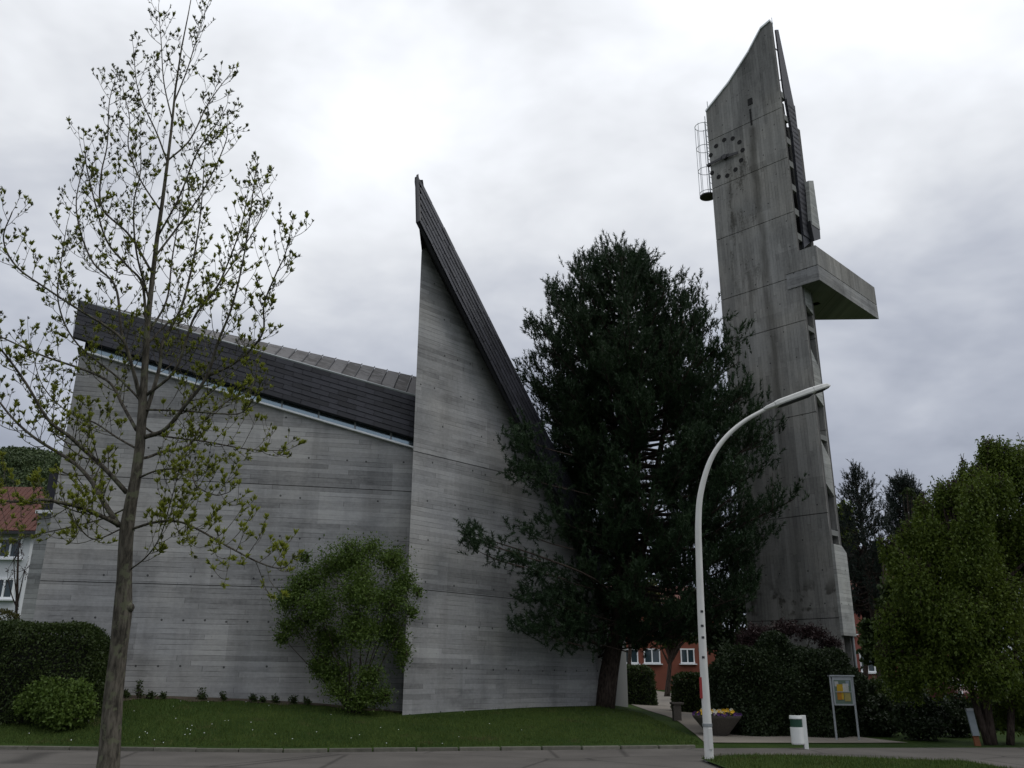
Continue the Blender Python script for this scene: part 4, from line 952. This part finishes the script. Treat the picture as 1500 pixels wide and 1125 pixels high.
for t, dz_, w, h_, c, nm in ((.36, -.02, .17, .42, (.62, .40, .03), 'yellow'), (.30, -.12, .12, .24, (.50, .22, .02), 'orange'), (.62, .10, .16, .22, (.62, .62, .58), 'white'), (.72, .22, .10, .14, (.30, .36, .42), 'blue'), (.66, -.16, .17, .24, (.42, .36, .12), 'ochre'), (.22, .2, .11, .14, (.55, .56, .55), 'white2')):
    MB().box(bx(t, zc+dz_, .048+.004*random.random()+t*.01), (w, .004, h_), ax_).build('poster', simple('paper_'+nm, tuple(q*.6 for q in c), .8, .35, 14.), board)
MB().box((bx(.5, zc-.02, .075)), (wB-.15, .006, .02), ax_).build('sash_bar', M['grey_metal'], board)

# ------------------------------------------------------------------ litter bin
bn = ground(1173, 1098); bin_ = thing('litter_bin', 'white round litter bin with dark green throw-in slot by the path', 'litter bin', bn)
M['bin'] = simple('bin_paint', (.66, .68, .66), .45, .1); M['bin_g'] = simple('bin_green', (.01, .05, .03), .5)
k = bn[1]/FOC; c = bn+A(-3*k, 0, 0); r_ = 8.5*k; H = 43*k
MB().lathe(c+A(0, 0, .12), [(r_*.92, 0), (r_, .03), (r_, H*.66-.12)], 24).build('body', M['bin'], bin_, smooth=False)
MB().lathe(c+A(0, 0, H*.66), [(r_*.93, 0), (r_*.93, H*.24)], 24).build('throw_in_slot', M['bin_g'], bin_)
MB().lathe(c+A(0, 0, H*.9), [(r_, 0), (r_*1.02, .02), (r_*.96, H*.1)], 24).build('lid', M['bin'], bin_)
MB().box(c+A(r_+2.5*k, .03, H*.5), (6*k, .10, H*1.02)).build('mounting_post', M['bin'], bin_, bevel=.01)

# ------------------------------------------------------------------ flower bowl
fb = ground(1052, 1078); k = fb[1]/FOC; bowl = thing('flower_bowl', 'conical dark concrete flower bowl beside the lamp post', 'planter', fb)
M['bowl'] = simple('washed_concrete', (.085, .075, .065), .9, .35, 25., bump=.6)
R_ = 33*k; H = 27*k
MB().lathe(fb+A(0, 0, -.02), [(R_*.34, 0), (R_*.40, .04), (R_*.97, H*.9), (R_, H), (R_*.93, H), (R_*.88, H*.9)], 28).build('bowl', M['bowl'], bowl)
MB().lathe(fb+A(0, 0, H*.82), [(R_*.84, 0), (R_*.84, .05)], 24).build('soil', M['earth'], bowl)
M['fl_y'] = simple('yellow_petals', (.70, .42, .02), .7, .3, 20.); M['fl_w'] = simple('white_petals', (.72, .70, .55), .7); M['fl_p'] = simple('purple_petals', (.07, .02, .12), .7, .3, 20.)
for nm, matn, cnt, lab in (('pansies', 'fl_y', 46, 'yellow pansies planted in the concrete flower bowl'), ('pansies', 'fl_w', 16, 'cream white pansies planted in the concrete flower bowl'), ('pansies', 'fl_p', 40, 'dark purple pansies around the rim of the flower bowl')):
    mb = MB()
    for _ in range(cnt):
        t = random.uniform(0, 6.28); rr_ = R_*(.95*math.sqrt(random.random())*.85 if matn != 'fl_p' else random.uniform(.75, 1.02)); c = fb+A(rr_*math.cos(t), rr_*math.sin(t), H*.95+random.uniform(.06, .17)*(1 if matn != 'fl_p' else .5)); s = random.uniform(.03, .05)
        for q in range(5):
            a = q*1.2566+t; mb.add([c, c+A(math.cos(a-.5)*s, -.3*s, math.sin(a-.5)*s), c+A(math.cos(a)*s*1.25, -.5*s, math.sin(a)*s*1.25), c+A(math.cos(a+.5)*s, -.3*s, math.sin(a+.5)*s)], [(0, 1, 2, 3)])
    tag(mb.build(nm, M[matn]), lab, 'flowers', kind='stuff')
P = fb+np.stack([R_*.9*np.sqrt(rng.random(700))*np.cos(np.arange(700)), R_*.9*np.sqrt(rng.random(700))*np.sin(np.arange(700)), H*.88+rng.uniform(0, .12, 700)], 1)
V, F = leaf_quads(P, norm_rows(unit(700)+A(0, 0, .5)), .06, .6); tag(npmesh('pansy_leaves', V, F, M['hedge']), 'green pansy leaves filling the flower bowl', 'leaves', kind='stuff')

# ------------------------------------------------------------------ small street furniture
sp = ground(992, 1056); k = sp[1]/FOC; st = thing('stone_bollard', 'short dark square bollard at the edge of the path', 'bollard', sp)
MB().box(sp+A(0, 0, 11*k), (11*k, 11*k, 22*k)).build('shaft', M['bowl'], st, bevel=.02); MB().box(sp+A(.02, 0, 22.5*k), (17*k, 14*k, 3*k)).build('cap', M['bowl'], st, bevel=.015)
asg = ground(902, 1027); k = asg[1]/FOC; o = thing('folding_sign', 'small white folding sign behind the pine trunk', 'sign', asg)
for s in (-1, 1): MB().prism([asg+A(-4*k, s*.25, .0), asg+A(4*k, s*.25, .0), asg+A(2*k, s*.03, 16*k), asg+A(-2*k, s*.03, 16*k)], A(0, s*.02, 0)).build('panel', M['white_metal'], o)
ip = gp(*at_y(1431, 1078, 26.0)[:2]); k = ip[1]/FOC; o = thing('info_pillar', 'slanted light grey info panel with orange foot under the hornbeam', 'sign', ip)
MB().prism([ip+A(-4*k, 0, 0), ip+A(4*k, 0, 0), ip+A(2*k, 0, 14*k), ip+A(-5*k, 0, 14*k)], A(0, .06, 0)).build('foot', simple('orange_brown', (.16, .06, .025), .8), o)
MB().prism([ip+A(-6*k, -.03, 13*k), ip+A(3.5*k, -.03, 13*k), ip+A(-.5*k, -.03, 48*k), ip+A(-10*k, -.03, 48*k)], A(0, .05, 0)).build('panel', simple('pale_panel', (.20, .23, .25), .5, .25, 5.), o)
MB().prism([ip+A(-9.8*k, -.05, 45*k), ip+A(-.2*k, -.05, 45*k), ip+A(-.5*k, -.05, 48*k), ip+A(-10*k, -.05, 48*k)], A(0, .10, 0)).build('frame_top', M['grey_metal'], o)
# ------------------------------------------------------------------ houses
M['red_w'] = simple('red_render', (.21, .07, .045), .9, .15, 1.5, bump=.2); M['pink_w'] = simple('pink_red_render', (.30, .10, .08), .9, .12, 1.5, bump=.2)
M['white_w'] = simple('white_render', (.62, .64, .66), .9, .08, 2., bump=.2); M['tile'] = simple('clay_tile', (.115, .042, .030), .85, .5, 3., bump=.3, rand=.3)
def house(name, label, x0, x1, y0, y1, zg, ze, zr, wall, roofm, wins, tilerows=0):
    root = thing(name, label, 'house', ((x0+x1)/2, y0, zg))
    MB().box(((x0+x1)/2, (y0+y1)/2, (zg-1+ze)/2), (x1-x0, y1-y0, ze-zg+1)).build('wall', wall, root)
    ov = .5; xa, xb, ya, yb = x0-ov, x1+ov, y0-ov, y1+ov; ym = (ya+yb)/2; hip = (zr-ze)*.9
    rf = MB(); rf.add([A(xa, ya, ze), A(xb, ya, ze), A(xb, yb, ze), A(xa, yb, ze), A(xa+hip, ym, zr), A(xb-hip, ym, zr)], [(0, 1, 5, 4), (1, 2, 5), (2, 3, 4, 5), (3, 0, 4), (3, 2, 1, 0)])
    ro = rf.build('roof', roofm, root)
    if tilerows:
        tl_ = MB()
        for i in range(tilerows):
            f = i/tilerows; z = ze+(zr-ze)*f; y = ya+(ym-ya)*f; a = xa+hip*f; b = xb-hip*f; n_ = int((b-a)/.28)
            for j in range(n_):
                c = A(a+(j+.5)*.28, y+.16, z+.16*(zr-ze)/(ym-ya)+.05); tl_.prism([c+A(-.12, -.2, -.14), c+A(.12, -.2, -.14), c+A(.12, .2, .14), c+A(-.12, .2, .14)], A(0, -.03, .05))
        tl_.build('tiles', roofm, ro)['kind'] = 'stuff'
    MB().box(((xa+xb)/2, ya-.05, ze-.05), (xb-xa, .14, .14)).build('gutter', M['dark_metal'], root)
    for (cx, cz, w, h_, np_) in wins:
        f = MB()
        for sx in [-w/2+.04]+[w/2-.04]+[-w/2+w*i/np_ for i in range(1, np_)]: f.box((cx+sx, y0-.03, cz), (.09, .10, h_))
        for sz in (-h_/2, h_/2): f.box((cx, y0-.034, cz+sz), (w+.06, .104, .10))
        wo_ = f.build('window', M['white_metal'], root)
        for i in range(np_): MB().box((cx-w/2+w*(i+.5)/np_, y0-.012, cz), (w/np_-.08, .01, h_-.08)).build('pane', M['glass'], wo_)
        MB().box((cx, y0-.12, cz-h_/2-.1), (w+.3, .25, .07)).build('sill', M['white_metal'], wo_)
    return root
def hw(u, v, Y, w, h_, np_=2): p = at_y(u, v, Y); return (p[0], p[2], w, h_, np_)
HY = 46.; e1 = at_y(44, 800, HY)[0]; ze = at_y(40, 781, HY)[2]
house('white_house', 'white rendered house with red tiled roof left of the church', e1-12, e1, HY, HY+9, tz(-25, HY), ze, at_y(10, 716, HY+4.5)[2], M['white_w'], M['tile'], [hw(16, 803, HY, 1.15, .95), hw(-30, 803, HY, 1.15, .95), hw(6, 862, HY, 1.05, .95), hw(-42, 862, HY, 1.15, .95)], 14)
RY = 74.; xa = at_y(880, 960, RY)[0]; xb = at_y(1060, 960, RY)[0]
house('red_house', 'red rendered house with white windows behind the path', xa, xb, RY, RY+10, tz(12, RY), at_y(900, 885, RY)[2], at_y(900, 858, RY+5)[2], M['red_w'], M['tile'], [hw(924, 961, RY, 1.15, 1.05), hw(955, 961, RY, 1.3, 1.05), hw(1007, 961, RY, 1.1, 1.05), hw(924, 915, RY, 1.15, 1.05), hw(965, 915, RY, 1.15, 1.05), hw(1007, 915, RY, 1.15, 1.05)])
RY = 66.; xa = at_y(1228, 960, RY)[0]; xb = at_y(1420, 960, RY)[0]
house('pink_red_house', 'pinkish red apartment house behind the bell tower and hornbeam', xa, xb, RY, RY+10, tz(28, RY), at_y(1240, 865, RY)[2], at_y(1240, 835, RY+5)[2], M['pink_w'], M['tile'], [hw(1243, 917, RY, .8, 1.0), hw(1275, 970, RY, 1.5, 1.3, 3), hw(1243, 880, RY, .8, .9), hw(1310, 917, RY, 1.2, 1.1), hw(1345, 917, RY, 1.2, 1.1), hw(1330, 970, RY, 1.2, 1.1)])
# ------------------------------------------------------------------ parked cars under the hornbeam
def car(label, c, yaw, paint, group='cars parked beyond the hornbeam'):
    root = thing('parked_car', label, 'car', c, group); ca, sa = math.cos(yaw), math.sin(yaw)
    T = lambda x, y, z: A(c[0]+ca*x-sa*y, c[1]+sa*x+ca*y, c[2]+z)
    prof = [(-2.05, .32), (-2.1, .62), (-1.95, .88), (-1.3, .95), (-.75, 1.38), (.75, 1.42), (1.45, .98), (2.0, .86), (2.08, .5), (2.0, .3)]
    low = [(x, min(z, .95)) for x, z in prof]
    MB().prism([T(x, -.82, z) for x, z in low], T(0, 1.64, 0)-T(0, 0, 0)).build('body', paint, root, bevel=.06)
    cab = [(-1.35, .94), (-.78, 1.40), (.75, 1.43), (1.45, .94)]; MB().prism([T(x, -.72, z) for x, z in cab], T(0, 1.44, 0)-T(0, 0, 0)).build('cabin', paint, root, bevel=.05)
    for s in (-1, 1):
        for a, b in ((-1.15, -.05), (.05, 1.22)):
            MB().prism([T(a, s*.725, .99), T(b, s*.725, .99), T(min(b, .72), s*.725, 1.34), T(max(a, -.75), s*.725, 1.34)], T(0, s*.01, 0)-T(0, 0, 0)).build('side_window', M['glass'], root)
        for x_ in (-1.3, 1.3):
            w = MB().tube([T(x_, s*.66, .31), T(x_, s*.85, .31)], .31, 18).build('wheel', M['black'], root); MB().tube([T(x_, s*.84, .31), T(x_, s*.865, .31)], .19, 14).build('rim', M['grey_metal'], w)
        MB().box(T(-2.07, s*.6, .68), (.06, .28, .14), (A(ca, sa, 0), A(-sa, ca, 0), A(0, 0, 1))).build('headlight', M['white_metal'], root)
    MB().prism([T(-1.33, -.6, .99), T(-1.33, .6, .99), T(-.82, .55, 1.36), T(-.82, -.55, 1.36)], T(-.02, 0, .02)-T(0, 0, 0)).build('windscreen', M['glass'], root)
car('dark red car parked beyond the hornbeam trunks', gp(*at_y(1376, 1012, 52)[:2]), 1.9, simple('dark_red_paint', (.10, .02, .02), .3, .05, spec=.5))
car('white car parked beyond the hornbeam trunks', gp(*at_y(1412, 1012, 55)[:2]), 1.9, simple('white_paint', (.65, .66, .68), .3, .05, spec=.5))
